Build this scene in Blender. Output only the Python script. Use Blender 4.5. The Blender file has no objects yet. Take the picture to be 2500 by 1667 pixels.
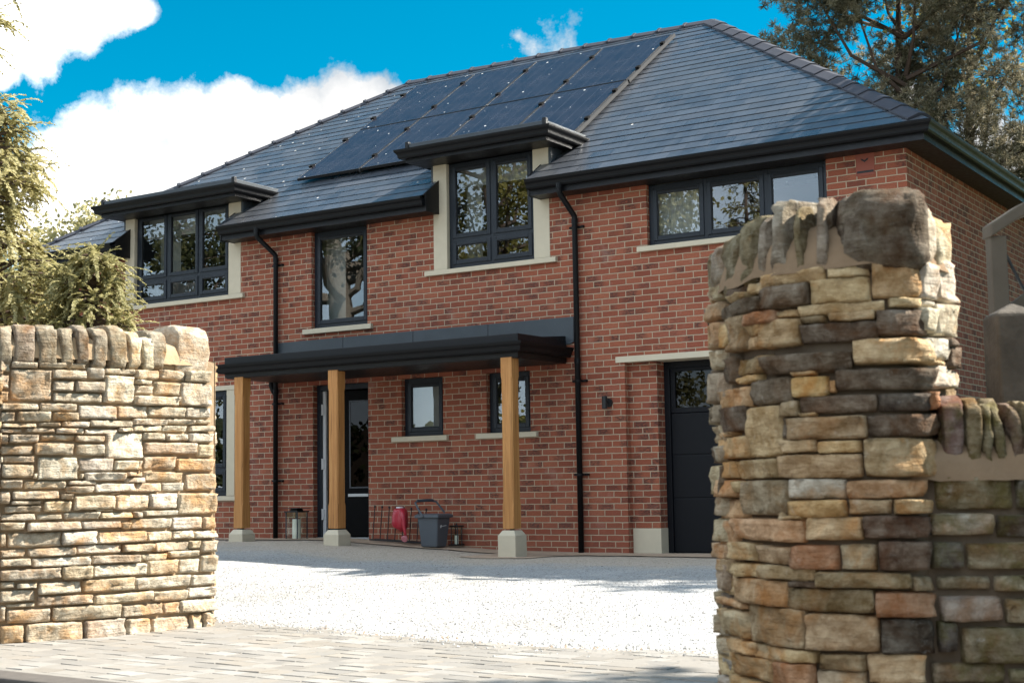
import bpy, bmesh, math, random
from mathutils import Vector, Matrix, noise
rnd = random.Random(11)
SC = bpy.context.scene
C = SC.collection
PI = math.pi
# ------------------------------------------------------------------ helpers
def link(o, parent=None):
    C.objects.link(o)
    if parent is not None:
        o.parent = parent
        o.matrix_parent_inverse = Matrix.Translation(-parent.location) if parent.type == 'EMPTY' or parent.get('thing_root') else Matrix()
    return o

def tag(o, label=None, cat=None, group=None, kind=None):
    if label: o['label'] = label
    if cat: o['category'] = cat
    if group: o['group'] = group
    if kind: o['kind'] = kind
    return o

def thing(name, label, cat, loc=(0, 0, 0), group=None):
    o = bpy.data.objects.new(name, None)
    o.empty_display_size = 0.3
    o.location = loc
    C.objects.link(o)
    return tag(o, label, cat, group)

class MB:
    """collects faces, then links them as one mesh object (world coordinates)"""
    def __init__(self):
        self.v = []; self.f = []; self.c = []; self.col = None
    def add(self, vs, fs, col=None):
        b = len(self.v)
        self.v.extend([tuple(p) for p in vs])
        self.f.extend([tuple(i + b for i in f) for f in fs])
        self.c.extend([col if col is not None else self.col] * len(vs))
        return self
    def box(self, x0, x1, y0, y1, z0, z1):
        return self.add([(x0,y0,z0),(x1,y0,z0),(x1,y1,z0),(x0,y1,z0),(x0,y0,z1),(x1,y0,z1),(x1,y1,z1),(x0,y1,z1)],
                        [(0,3,2,1),(4,5,6,7),(0,1,5,4),(1,2,6,5),(2,3,7,6),(3,0,4,7)])
    def frustum(self, b, t, z0, z1):
        (x0,x1,y0,y1), (a0,a1,b0,b1) = b, t
        return self.add([(x0,y0,z0),(x1,y0,z0),(x1,y1,z0),(x0,y1,z0),(a0,b0,z1),(a1,b0,z1),(a1,b1,z1),(a0,b1,z1)],
                        [(0,3,2,1),(4,5,6,7),(0,1,5,4),(1,2,6,5),(2,3,7,6),(3,0,4,7)])
    def poly(self, pts):
        return self.add(pts, [tuple(range(len(pts)))])
    def prism(self, poly, vec):
        """extrude a closed 3D polygon by vec"""
        n = len(poly); vec = Vector(vec)
        top = [tuple(Vector(p) + vec) for p in poly]
        fs = [tuple(reversed(range(n))), tuple(range(n, 2*n))]
        for i in range(n):
            j = (i+1) % n
            fs.append((i, j, n+j, n+i))
        return self.add(list(poly) + top, fs)
    def tube(self, pts, r, n=8, cap=True):
        pts = [Vector(p) for p in pts]
        rs = r if isinstance(r, (list, tuple)) else [r]*len(pts)
        vs = []; fs = []
        up = Vector((0.13, 0.31, 0.94))
        for i, p in enumerate(pts):
            d = (pts[min(i+1, len(pts)-1)] - pts[max(i-1, 0)])
            if d.length < 1e-9: d = Vector((0,0,1))
            d.normalize()
            a = d.cross(up)
            if a.length < 1e-3: a = d.cross(Vector((1,0,0)))
            a.normalize(); b = d.cross(a)
            up = b.cross(d) if False else up
            for k in range(n):
                t = 2*PI*k/n
                vs.append(tuple(p + (a*math.cos(t) + b*math.sin(t))*rs[i]))
        for i in range(len(pts)-1):
            for k in range(n):
                k2 = (k+1) % n
                fs.append((i*n+k, i*n+k2, (i+1)*n+k2, (i+1)*n+k))
        if cap:
            fs.append(tuple(reversed(range(n)))); fs.append(tuple(range((len(pts)-1)*n, len(pts)*n)))
        return self.add(vs, fs)
    def lathe(self, c, prof, n=20, axis='z', sx=1.0, sy=1.0):
        vs = []; fs = []
        for (r, z) in prof:
            for k in range(n):
                t = 2*PI*k/n
                p = (r*math.cos(t)*sx, r*math.sin(t)*sy, z)
                if axis == 'y': p = (p[0], p[2], p[1])
                vs.append((c[0]+p[0], c[1]+p[1], c[2]+p[2]))
        m = len(prof)
        for i in range(m-1):
            for k in range(n):
                k2 = (k+1) % n
                fs.append((i*n+k, i*n+k2, (i+1)*n+k2, (i+1)*n+k))
        fs.append(tuple(reversed(range(n)))); fs.append(tuple(range((m-1)*n, m*n)))
        return self.add(vs, fs)
    def sweep(self, prof, path, closed=False):
        """prof: closed list of (outward, dz); path: list of (x,y,z); outward = right-hand side"""
        n = len(path); P = [Vector(p) for p in path]
        rings = []
        for i in range(n):
            def nrm(a, b):
                d = (b-a); d.z = 0; d.normalize()
                return Vector((d.y, -d.x, 0))
            ns = []
            if i > 0: ns.append(nrm(P[i-1], P[i]))
            if i < n-1: ns.append(nrm(P[i], P[i+1]))
            if len(ns) == 2:
                m = ns[0]+ns[1]; m.normalize(); m = m / max(0.3, m.dot(ns[0]))
            else: m = ns[0]
            rings.append([tuple(P[i] + m*o + Vector((0,0,z))) for o, z in prof])
        vs = [p for r in rings for p in r]; k = len(prof); fs = []
        for i in range(n-1):
            for j in range(k):
                j2 = (j+1) % k
                fs.append((i*k+j, i*k+j2, (i+1)*k+j2, (i+1)*k+j))
        fs.append(tuple(range(k))); fs.append(tuple(reversed(range((n-1)*k, n*k))))
        return self.add(vs, fs)
    def build(self, name, mat, parent=None, bevel=0, smooth=False, seg=2, recalc=True):
        me = bpy.data.meshes.new(name)
        me.from_pydata(self.v, [], self.f)
        if any(c is not None for c in self.c):
            at = me.color_attributes.new('tint', 'FLOAT_COLOR', 'POINT')
            flat = []
            for c in self.c:
                c = c or (1,1,1); flat.extend((c[0], c[1], c[2], 1.0))
            at.data.foreach_set('color', flat)
        if recalc:
            bm = bmesh.new(); bm.from_mesh(me)
            bmesh.ops.recalc_face_normals(bm, faces=bm.faces)
            bm.to_mesh(me); bm.free()
        me.materials.append(mat)
        if smooth:
            me.polygons.foreach_set('use_smooth', [True]*len(me.polygons))
        o = bpy.data.objects.new(name, me)
        if bevel:
            b = o.modifiers.new('edge', 'BEVEL'); b.width = bevel; b.segments = seg; b.limit_method = 'ANGLE'; b.angle_limit = math.radians(40)
            b.harden_normals = False
        C.objects.link(o)
        if parent is not None:
            o.parent = parent
            o.matrix_parent_inverse = parent.matrix_basis.inverted() if parent.type == 'EMPTY' else Matrix()
        return o

# ------------------------------------------------------------------ materials
def new_mat(name):
    m = bpy.data.materials.new(name); m.use_nodes = True
    nt = m.node_tree
    for n in list(nt.nodes): nt.nodes.remove(n)
    out = nt.nodes.new('ShaderNodeOutputMaterial')
    return m, nt, out

class NT:
    def __init__(self, nt): self.nt = nt
    def n(self, t, **kw):
        nd = self.nt.nodes.new(t)
        for k, v in kw.items(): setattr(nd, k, v)
        return nd
    def _in(self, sock, v):
        if v is None: return
        if isinstance(v, bpy.types.NodeSocket): self.nt.links.new(v, sock)
        else:
            if isinstance(v, (tuple, list)) and len(v) == 3 and sock.type == 'RGBA': v = (*v, 1)
            sock.default_value = v
    def m(self, op, a, b=None, c=None, clamp=False):
        nd = self.n('ShaderNodeMath', operation=op, use_clamp=clamp)
        self._in(nd.inputs[0], a); self._in(nd.inputs[1], b); self._in(nd.inputs[2], c)
        return nd.outputs[0]
    def vm(self, op, a, b=None):
        nd = self.n('ShaderNodeVectorMath', operation=op)
        self._in(nd.inputs[0], a); self._in(nd.inputs[1], b)
        return nd.outputs['Value'] if op in ('DOT_PRODUCT', 'LENGTH', 'DISTANCE') else nd.outputs[0]
    def comb(self, x, y, z):
        nd = self.n('ShaderNodeCombineXYZ')
        for i, v in enumerate((x, y, z)): self._in(nd.inputs[i], v)
        return nd.outputs[0]
    def sep(self, v):
        nd = self.n('ShaderNodeSeparateXYZ'); self._in(nd.inputs[0], v); return nd.outputs
    def coord(self, w='Object'):
        return self.n('ShaderNodeTexCoord').outputs[w]
    def noise(self, vec, scale, detail=4, rough=.55, dist=0, out=0):
        nd = self.n('ShaderNodeTexNoise'); self._in(nd.inputs['Vector'], vec)
        nd.inputs['Scale'].default_value = scale; nd.inputs['Detail'].default_value = detail
        nd.inputs['Roughness'].default_value = rough; nd.inputs['Distortion'].default_value = dist
        return nd.outputs[out]
    def white(self, vec):
        nd = self.n('ShaderNodeTexWhiteNoise', noise_dimensions='3D'); self._in(nd.inputs[0], vec); return nd.outputs
    def voro(self, vec, scale, feature='F1', rand=1.0):
        nd = self.n('ShaderNodeTexVoronoi', feature=feature); self._in(nd.inputs['Vector'], vec)
        nd.inputs['Scale'].default_value = scale; nd.inputs['Randomness'].default_value = rand
        return nd.outputs
    def ramp(self, fac, stops, interp='LINEAR'):
        nd = self.n('ShaderNodeValToRGB'); self._in(nd.inputs[0], fac)
        cr = nd.color_ramp; cr.interpolation = interp
        while len(cr.elements) > 1: cr.elements.remove(cr.elements[-1])
        cr.elements[0].position = stops[0][0]; cr.elements[0].color = (*stops[0][1], 1)
        for p, c in stops[1:]:
            e = cr.elements.new(p); e.color = (*c, 1)
        return nd.outputs[0]
    def mapr(self, v, a, b, c, d, clamp=True):
        nd = self.n('ShaderNodeMapRange', clamp=clamp); self._in(nd.inputs[0], v)
        for i, x in enumerate((a, b, c, d)): nd.inputs[i+1].default_value = x
        return nd.outputs[0]
    def mix(self, fac, a, b, mode='MIX'):
        nd = self.n('ShaderNodeMix', data_type='RGBA', blend_type=mode)
        self._in(nd.inputs[0], fac); self._in(nd.inputs[6], a); self._in(nd.inputs[7], b)
        return nd.outputs[2]
    def bump(self, h, strength=.5, dist=.01, normal=None):
        nd = self.n('ShaderNodeBump'); self._in(nd.inputs['Height'], h)
        nd.inputs['Strength'].default_value = strength; nd.inputs['Distance'].default_value = dist
        if normal is not None: self._in(nd.inputs['Normal'], normal)
        return nd.outputs[0]
    def bsdf(self, color, rough=.6, spec=.5, metal=0, normal=None, **kw):
        nd = self.n('ShaderNodeBsdfPrincipled')
        self._in(nd.inputs['Base Color'], color); self._in(nd.inputs['Roughness'], rough)
        self._in(nd.inputs['Specular IOR Level'], spec); self._in(nd.inputs['Metallic'], metal)
        if normal is not None: self._in(nd.inputs['Normal'], normal)
        for k, v in kw.items(): self._in(nd.inputs[k.replace('_', ' ')], v)
        return nd.outputs[0]

M = {}
def mat(name):
    m, nt, out = new_mat(name); g = NT(nt); M[name] = m
    return g, (lambda s: nt.links.new(s, out.inputs['Surface']))

def plain(name, col, rough=.6, spec=.5, metal=0, var=.15, scale=6, bump=0.0, bscale=60):
    g, out = mat(name)
    co = g.coord()
    f = g.noise(co, scale, 5)
    c = g.mix(f, tuple(x*(1-var) for x in col), tuple(min(1, x*(1+var)) for x in col))
    r = g.mapr(g.noise(co, scale*3.1, 3), .2, .8, max(0, rough-.08), min(1, rough+.08))
    nrm = g.bump(g.noise(co, bscale, 4), bump, .004) if bump else None
    out(g.bsdf(c, r, spec, metal, nrm))
    return M[name]

# brick ------------------------------------------------------------
def brick_material():
    g, out = mat('brick')
    co = g.coord(); x, y, z = g.sep(co)
    wob = g.noise(co, 14, 2)
    u = g.m('ADD', g.m('ADD', x, y), g.m('MULTIPLY', g.m('SUBTRACT', wob, .5), .010))
    zz = g.m('ADD', g.m('SUBTRACT', z, .295), g.m('MULTIPLY', g.m('SUBTRACT', g.noise(co, 11, 2), .5), .010))
    v = g.m('DIVIDE', zz, .0752)
    row = g.m('FLOOR', v); fv = g.m('FRACT', v)
    par = g.m('MULTIPLY', g.m('FLOORED_MODULO', row, 2.0), .5)
    jit = g.m('MULTIPLY', g.m('SUBTRACT', g.white(g.comb(row, 3.7, 1.1))[0], .5), .16)
    uu = g.m('ADD', g.m('ADD', g.m('DIVIDE', u, .225), par), jit)
    cid = g.m('FLOOR', uu); fu = g.m('FRACT', uu)
    idv = g.comb(cid, row, 0.5)
    w = g.white(idv); w2 = g.white(g.comb(cid, row, 7.5)); w3 = g.white(g.comb(row, cid, 3.3))
    # mortar mask 1 = brick
    def edge(f, t, s):
        a = g.mapr(f, t*.7, t*1.3, 0, 1); b = g.mapr(f, 1-t*1.3, 1-t*.7, 1, 0)
        return g.m('MULTIPLY', a, b)
    mask = g.m('MULTIPLY', edge(fv, .075, 0), edge(fu, .025, 0))
    base = g.ramp(w[0], [(0, (.225, .064, .036)), (.25, (.335, .104, .054)), (.5, (.275, .079, .045)), (.75, (.375, .128, .069)), (1, (.31, .10, .060))])
    rough_n = g.noise(co, 55, 5, .65)
    base = g.mix(g.mapr(rough_n, .35, .75, 0, .55), base, (.16, .043, .028))
    # creased dark patches on some bricks
    crease = g.noise(g.vm('MULTIPLY', co, (26, 26, 75)), 1.0, 5, .7, .6)
    dark_amt = g.m('MULTIPLY', g.mapr(w2[0], .54, .80, 0, 1), g.mapr(crease, .40, .56, 0, .9))
    end_only = g.mapr(g.m('ABSOLUTE', g.m('SUBTRACT', fu, w3[0])), .25, .55, 1, 0)
    dark_amt = g.m('MULTIPLY', dark_amt, end_only)
    base = g.mix(dark_amt, base, (.055, .030, .026))
    pale = g.m('MULTIPLY', g.mapr(g.noise(co, 90, 4, .7), .60, .75, 0, .55), g.mapr(w3[0], .3, 1, .15, 1))
    base = g.mix(pale, base, (.52, .33, .26))
    # large scale weathering
    big = g.noise(co, .55, 4)
    base = g.mix(g.mapr(big, .35, .7, 0, .22), base, (.22, .068, .048))
    splash = g.m('MULTIPLY', g.mapr(z, .0, .55, .5, 0), g.mapr(g.noise(co, 3.0, 5, .7), .35, .65, 0, 1))
    base = g.mix(splash, base, (.17, .085, .06))
    bloom = g.mapr(g.noise(co, 1.7, 5, .7), .58, .76, 0, .42)
    base = g.mix(bloom, base, (.46, .30, .25))
    plinth = g.mapr(z, .288, .296, 1, 0)
    base = g.mix(g.m('MULTIPLY', plinth, .55), base, (.27, .078, .046))
    mort = g.mix(g.noise(co, 25, 4), (.39, .30, .21), (.49, .385, .275))
    col = g.mix(mask, mort, base)
    h = g.m('ADD', g.m('MULTIPLY', mask, .8), g.m('MULTIPLY', g.m('MULTIPLY', crease, mask), .55))
    nrm = g.bump(h, .8, .007)
    out(g.bsdf(col, .86, .25, 0, nrm))
brick_material()

# slates -----------------------------------------------------------
def slate_material(name, axis):
    g, out = mat(name)
    co = g.coord(); x, y, z = g.sep(co)
    u = x if axis == 'x' else y
    v = g.m('DIVIDE', g.m('SUBTRACT', z, 4.592), .1155)
    row = g.m('FLOOR', v); par = g.m('MULTIPLY', g.m('FLOORED_MODULO', row, 2.0), .5)
    uu = g.m('ADD', g.m('DIVIDE', u, .31), par)
    cid = g.m('FLOOR', uu); fu = g.m('FRACT', uu)
    w = g.white(g.comb(cid, row, 1.5)); w2 = g.white(g.comb(cid, row, 8.5))
    base = g.ramp(w[0], [(0, (.036, .042, .054)), (.5, (.052, .059, .072)), (1, (.070, .076, .090))])
    streak = g.noise(g.vm('MULTIPLY', co, (5, 2.0, 2.0)), 1.0, 5, .6)
    base = g.mix(g.mapr(streak, .35, .7, 0, .45), base, (.10, .105, .115))
    base = g.mix(g.mapr(g.noise(co, .6, 4), .45, .7, 0, .4), base, (.085, .083, .082))
    gap = g.m('MULTIPLY', g.mapr(fu, .0, .016, 0, 1), g.mapr(fu, .984, 1.0, 1, 0))
    base = g.mix(gap, (.014, .014, .016), base)
    # fallen petals
    vo = g.voro(co, 5.2)
    cellrnd = g.sep(vo['Color'])[0]
    lim = g.mapr(x, -15, -9.2, .55, .95) if axis == 'x' else .97
    gate = g.m('GREATER_THAN', cellrnd, lim)
    pet = g.m('MULTIPLY', g.m('LESS_THAN', vo['Distance'], .085), gate)
    base = g.mix(pet, base, (.72, .67, .60))
    rough = g.mapr(g.m('ADD', g.m('MULTIPLY', w2[0], .6), g.m('MULTIPLY', g.noise(co, 7, 4), .6)), .2, 1.0, .24, .40)
    rough = g.m('MAXIMUM', rough, g.m('MULTIPLY', pet, .8))
    tilt = g.m('ADD', g.m('MULTIPLY', g.m('MULTIPLY', fu, g.m('SUBTRACT', w[0], .5)), 1.1), g.m('MULTIPLY', g.noise(co, 18, 4), .35))
    h = g.m('ADD', g.m('MULTIPLY', gap, .5), tilt)
    out(g.bsdf(base, rough, .62, 0, g.bump(h, .2, .008)))
slate_material('slate', 'x'); slate_material('slate_side', 'y')

plain('ridge_concrete', (.040, .041, .052), .72, .3, var=.12, scale=2.5, bump=.15)
plain('black_gutter', (.0045, .0048, .006), .46, .2, var=.2, bump=0)
plain('black_board', (.0065, .007, .0095), .45, .3, var=.15)
plain('soffit_board', (.008, .007, .007), .45, .3, var=.1)
plain('window_frame', (.012, .0165, .024), .42, .35, var=.08, scale=3)
plain('seal_black', (.008, .008, .009), .5, .4)
plain('cast_stone', (.56, .49, .37), .82, .3, var=.09, scale=9, bump=.25, bscale=130)
plain('lead', (.050, .060, .070), .5, .4, .0, var=.3, scale=3.0, bump=.2, bscale=14)
plain('garage_panel', (.005, .0056, .008), .5, .2, var=.1, bump=.25, bscale=220)
plain('door_skin', (.003, .003, .0035), .6, .1, var=.1)
plain('steel', (.42, .43, .44), .45, .5, .9); plain('rail_alloy', (.055, .055, .056), .75, .15, .0); plain('clamp_black', (.006, .006, .006), .8, .1)
plain('white_frame', (.60, .60, .61), .4, .5)
plain('plaster', (.58, .52, .44), .9, .2, var=.05)
plain('interior_wall', (.30, .28, .25), .9, .2, var=.1)
plain('floor_board', (.12, .08, .05), .6, .3)
plain('blind_fabric', (.55, .50, .43), .9, .2, var=.08, scale=20)
plain('terracotta', (.255, .075, .05), .7, .3, var=.1)
plain('iron', (.010, .010, .011), .5, .5)
plain('red_plastic', (.42, .022, .040), .33, .5, var=.12)
plain('pink_plastic', (.62, .22, .26), .45, .5, var=.1, bump=.5, bscale=300)
plain('grey_plastic', (.075, .088, .105), .42, .5, var=.1, bump=.1, bscale=200)
plain('dark_plastic', (.035, .042, .055), .4, .5)
plain('white_print', (.7, .7, .7), .6, .3)
plain('candle_wax', (.80, .78, .70), .5, .4, var=.05)
plain('asphalt', (.10, .088, .078), .9, .2, var=.3, scale=20, bump=.5, bscale=120)
plain('mortar', (.42, .295, .18), .95, .15, var=.2, scale=14, bump=.9, bscale=45)
plain('bed_sand', (.225, .207, .182), .95, .15, var=.2, scale=14, bump=.6, bscale=60)
plain('mortar_brown', (.23, .155, .095), .95, .15, var=.25, scale=12, bump=.9, bscale=45)
plain('joint_lit', (.34, .245, .155), .95, .15, var=.4, scale=10, bump=.9, bscale=45)  # joint colour lightened to look sunlit on the left wall
plain('joint_dark', (.13, .095, .065), .95, .15, var=.4, scale=10, bump=.9, bscale=45)
plain('concrete_post', (.085, .072, .058), .92, .2, var=.75, scale=13, bump=1.0, bscale=70)
plain('weathered_timber', (.115, .096, .074), .85, .2, var=.35, scale=5, bump=.6, bscale=60)

def oak_material():
    g, out = mat('oak')
    co = g.coord()
    gr = g.noise(g.vm('MULTIPLY', co, (38, 38, 1.6)), 1.0, 6, .65, .8)
    gr2 = g.noise(g.vm('MULTIPLY', co, (9, 9, .7)), 1.0, 4, .6, 1.2)
    c = g.ramp(gr, [(.25, (.26, .105, .028)), (.5, (.49, .225, .07)), (.75, (.62, .33, .12))])
    c = g.mix(g.mapr(gr2, .4, .7, 0, .55), c, (.36, .15, .042))
    knot = g.voro(g.vm('MULTIPLY', co, (3.5, 3.5, 1.1)), 1.0)['Distance']
    c = g.mix(g.mapr(knot, .05, .12, .8, 0), c, (.09, .04, .015))
    crack = g.noise(g.vm('MULTIPLY', co, (60, 60, 1.0)), 1.0, 3, .6, 1.0)
    c = g.mix(g.mapr(crack, .63, .69, 0, .85), c, (.07, .03, .012))
    out(g.bsdf(c, .58, .35, 0, g.bump(gr, .35, .004)))
oak_material()

def glass_material(name, f0=.085, tint=(.80, .84, .86)):
    g, out = mat(name)
    lw = g.n('ShaderNodeLayerWeight'); lw.inputs['Blend'].default_value = .5
    f5 = g.m('POWER', lw.outputs['Facing'], 4.0)
    fac = g.m('ADD', f0, g.m('MULTIPLY', f5, 1-f0))
    gl = g.n('ShaderNodeBsdfGlossy'); gl.inputs['Roughness'].default_value = .0
    gl.inputs['Color'].default_value = (.95, .97, 1, 1)
    nb = g.bump(g.noise(g.coord(), 1.3, 2, .4), .022, .05)
    g.nt.links.new(nb, gl.inputs['Normal'])
    tr = g.n('ShaderNodeBsdfTransparent'); tr.inputs['Color'].default_value = (*tint, 1)
    mx = g.n('ShaderNodeMixShader')
    g.nt.links.new(fac, mx.inputs[0]); g.nt.links.new(tr.outputs[0], mx.inputs[1]); g.nt.links.new(gl.outputs[0], mx.inputs[2])
    out(mx.outputs[0])
glass_material('glass'); glass_material('thin_glass', .03, (.95, .97, .95)); glass_material('dark_glass', .018, (.03, .03, .03)); glass_material('garage_glass', .025, (.25, .25, .25))

def pv_material():
    g, out = mat('solar_cells')
    co = g.coord(); x, y, z = g.sep(co)
    # finger lines up the slope and cell gaps
    fx = g.m('FRACT', g.m('DIVIDE', g.m('ADD', x, 14.0), .192))
    fz = g.m('FRACT', g.m('DIVIDE', z, .055))
    line = g.m('MAXIMUM', g.mapr(g.m('ABSOLUTE', g.m('SUBTRACT', fx, .5)), .472, .49, 0, 1), g.m('MULTIPLY', g.mapr(g.m('ABSOLUTE', g.m('SUBTRACT', fz, .5)), .44, .48, 0, 1), .35))
    c = g.mix(line, (.020, .021, .031), (.060, .062, .074))
    dust = g.noise(co, 3.0, 6, .7)
    c = g.mix(g.mapr(dust, .4, .8, 0, .12), c, (.17, .17, .2))
    vo = g.voro(co, 5.5); gate = g.m('GREATER_THAN', g.sep(vo['Color'])[0], g.mapr(x, -14, -9.2, .62, .80))
    pet = g.m('MULTIPLY', g.m('LESS_THAN', vo['Distance'], .09), gate)
    vo2 = g.voro(co, 14.0); pet = g.m('MAXIMUM', pet, g.m('MULTIPLY', g.m('LESS_THAN', vo2['Distance'], .10), g.m('GREATER_THAN', g.sep(vo2['Color'])[1], .93)))
    c = g.mix(pet, c, (.70, .66, .62))
    r = g.mix(pet, g.mapr(dust, .3, .7, .18, .30), (.8, .8, .8))
    out(g.bsdf(c, r, .15, 0))
pv_material()

def stone_material(name, lichen=.25, moss=.0, streak=1.0):
    """walling stone; the tint of each stone is a mesh attribute"""
    g, out = mat(name)
    co = g.coord()
    at = g.n('ShaderNodeAttribute'); at.attribute_name = 'tint'
    t = at.outputs['Color']
    n1 = g.noise(co, 16, 6, .65); n2 = g.noise(co, 48, 6, .7); n3 = g.noise(co, 5.5, 5, .6, .8)
    bed = g.noise(g.vm('MULTIPLY', co, (7, 7, 48)), 1.0, 5, .65, .7)
    c = g.mix(g.mapr(n1, .36, .64, 0, 1), g.mix(1.0, t, (.50, .44, .38), 'MULTIPLY'), g.mix(.16, t, (1, .90, .72)), 'MIX')
    c = g.mix(.8, t, c)
    c = g.mix(g.mapr(n3, .48, .66, 0, .75), c, g.mix(1.0, t, (.80, .50, .25), 'MULTIPLY'))
    c = g.mix(g.mapr(bed, .55, .75, 0, .5*streak), c, g.mix(1.0, t, (.38, .34, .32), 'MULTIPLY'))
    c = g.mix(g.mapr(g.noise(co, 11, 6, .7, .5), .53, .66, 0, .55), c, g.mix(1.0, t, (.42, .36, .31), 'MULTIPLY'))
    c = g.mix(g.mapr(n2, .62, .78, 0, .65), c, g.mix(1.0, t, (.30, .26, .24), 'MULTIPLY'))
    c = g.mix(g.mapr(g.noise(co, 21, 6, .75), .60, .70, 0, lichen), c, (.62, .60, .54))
    if moss:
        c = g.mix(g.mapr(g.noise(co, 9, 6, .7), .48, .62, 0, moss), c, (.10, .085, .022))
    h = g.m('ADD', g.m('MULTIPLY', n1, .8), g.m('ADD', g.m('MULTIPLY', n2, .35), g.m('MULTIPLY', bed, .5)))
    out(g.bsdf(c, .92, .15, 0, g.bump(h, 1.0, .024)))
stone_material('walling_stone', .22); stone_material('coping_rock', .5, .2); stone_material('cap_rock', .15, .1); stone_material('mossy_stone', .2, .6)

def gravel_material():
    g, out = mat('gravel')
    co = g.coord(); x, y, z = g.sep(co)
    flat = g.comb(x, y, 0)
    v1 = g.voro(flat, 62); v2 = g.voro(flat, 130)
    r = g.sep(v1['Color'])[0]
    c = g.ramp(r, [(0, (.22, .213, .205)), (.25, (.36, .353, .342)), (.7, (.44, .433, .42)), (1, (.56, .552, .54))])
    c = g.mix(g.mapr(v1['Distance'], .0, .6, 0, .35), c, (.34, .33, .32))
    c = g.mix(g.mapr(g.sep(v2['Color'])[1], .82, .95, 0, .5), c, (.30, .27, .24))
    # sandy, trodden ground next to the house
    patch = g.noise(flat, 1.1, 5, .65)
    near = g.m('ADD', g.mapr(y, -3.4, -1.1, 0, 1.25), g.m('MULTIPLY', g.m('SUBTRACT', patch, .5), 1.6))
    sandy = g.mapr(near, .25, .8, 0, .85)
    c = g.mix(g.mapr(g.noise(flat, .7, 5, .6), .42, .68, 0, .45), c, g.mix(1.0, c, (.74, .70, .64), 'MULTIPLY'))
    tuft = g.mapr(g.noise(flat, 2.4, 6, .7), .60, .70, 0, .45)
    c = g.mix(g.m('MAXIMUM', sandy, g.m('MULTIPLY', tuft, g.mapr(y, -7, -3, .25, 1))), c, g.mix(r, (.40, .325, .25), (.56, .475, .38)))
    h = g.m('SUBTRACT', g.m('MULTIPLY', r, .6), g.m('MULTIPLY', v1['Distance'], 1.0))
    out(g.bsdf(c, .9, .2, 0, g.bump(h, .8, .016)))
gravel_material()

def tint_material(name, rough=.9, scale=30, var=.3, bump=.5):
    g, out = mat(name)
    at = g.n('ShaderNodeAttribute'); at.attribute_name = 'tint'; t = at.outputs['Color']
    co = g.coord(); f = g.noise(co, scale, 5, .65)
    c = g.mix(g.mapr(f, .3, .7, 0, var), t, (.22, .19, .155))
    out(g.bsdf(c, rough, .25, 0, g.bump(f, bump, .006)))
tint_material('sett_stone')
plain('grass_ground', (.06, .075, .025), .95, .1, var=.4, scale=3, bump=.5)
plain('paver_brick', (.40, .30, .22), .9, .2, var=.35, scale=12, bump=.5, bscale=60)

def leaf_material(name, cols, trans=.35, rough=.6):
    g, out = mat(name)
    at = g.n('ShaderNodeAttribute'); at.attribute_name = 'tint'; t = at.outputs['Color']
    r = g.sep(t)[0]
    c = g.ramp(r, cols)
    p = g.bsdf(c, rough, .3)
    tl = g.n('ShaderNodeBsdfTranslucent'); g.nt.links.new(c, tl.inputs['Color'])
    mx = g.n('ShaderNodeMixShader'); mx.inputs[0].default_value = trans
    g.nt.links.new(p, mx.inputs[1]); g.nt.links.new(tl.outputs[0], mx.inputs[2])
    out(mx.outputs[0])
leaf_material('conifer_leaf', [(0, (.13, .125, .05)), (.35, (.28, .255, .105)), (.7, (.42, .375, .18)), (1, (.56, .50, .27))], .5)
leaf_material('pine_needle', [(0, (.05, .05, .030)), (.5, (.20, .18, .115)), (1, (.44, .37, .25))], .4)
leaf_material('spring_leaf', [(0, (.12, .11, .02)), (.5, (.22, .19, .045)), (1, (.34, .29, .09))], .45)
leaf_material('dark_leaf', [(0, (.025, .034, .012)), (.5, (.055, .062, .022)), (1, (.13, .12, .035))], .3)
plain('bark', (.105, .075, .058), .95, .15, var=.4, scale=8, bump=1.0, bscale=30)
plain('pine_bark', (.085, .058, .044), .95, .15, var=.4, scale=8, bump=1.0, bscale=30)
plain('ivy_bark', (.20, .165, .13), .95, .15, var=.5, scale=14, bump=1.0, bscale=30)

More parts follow.
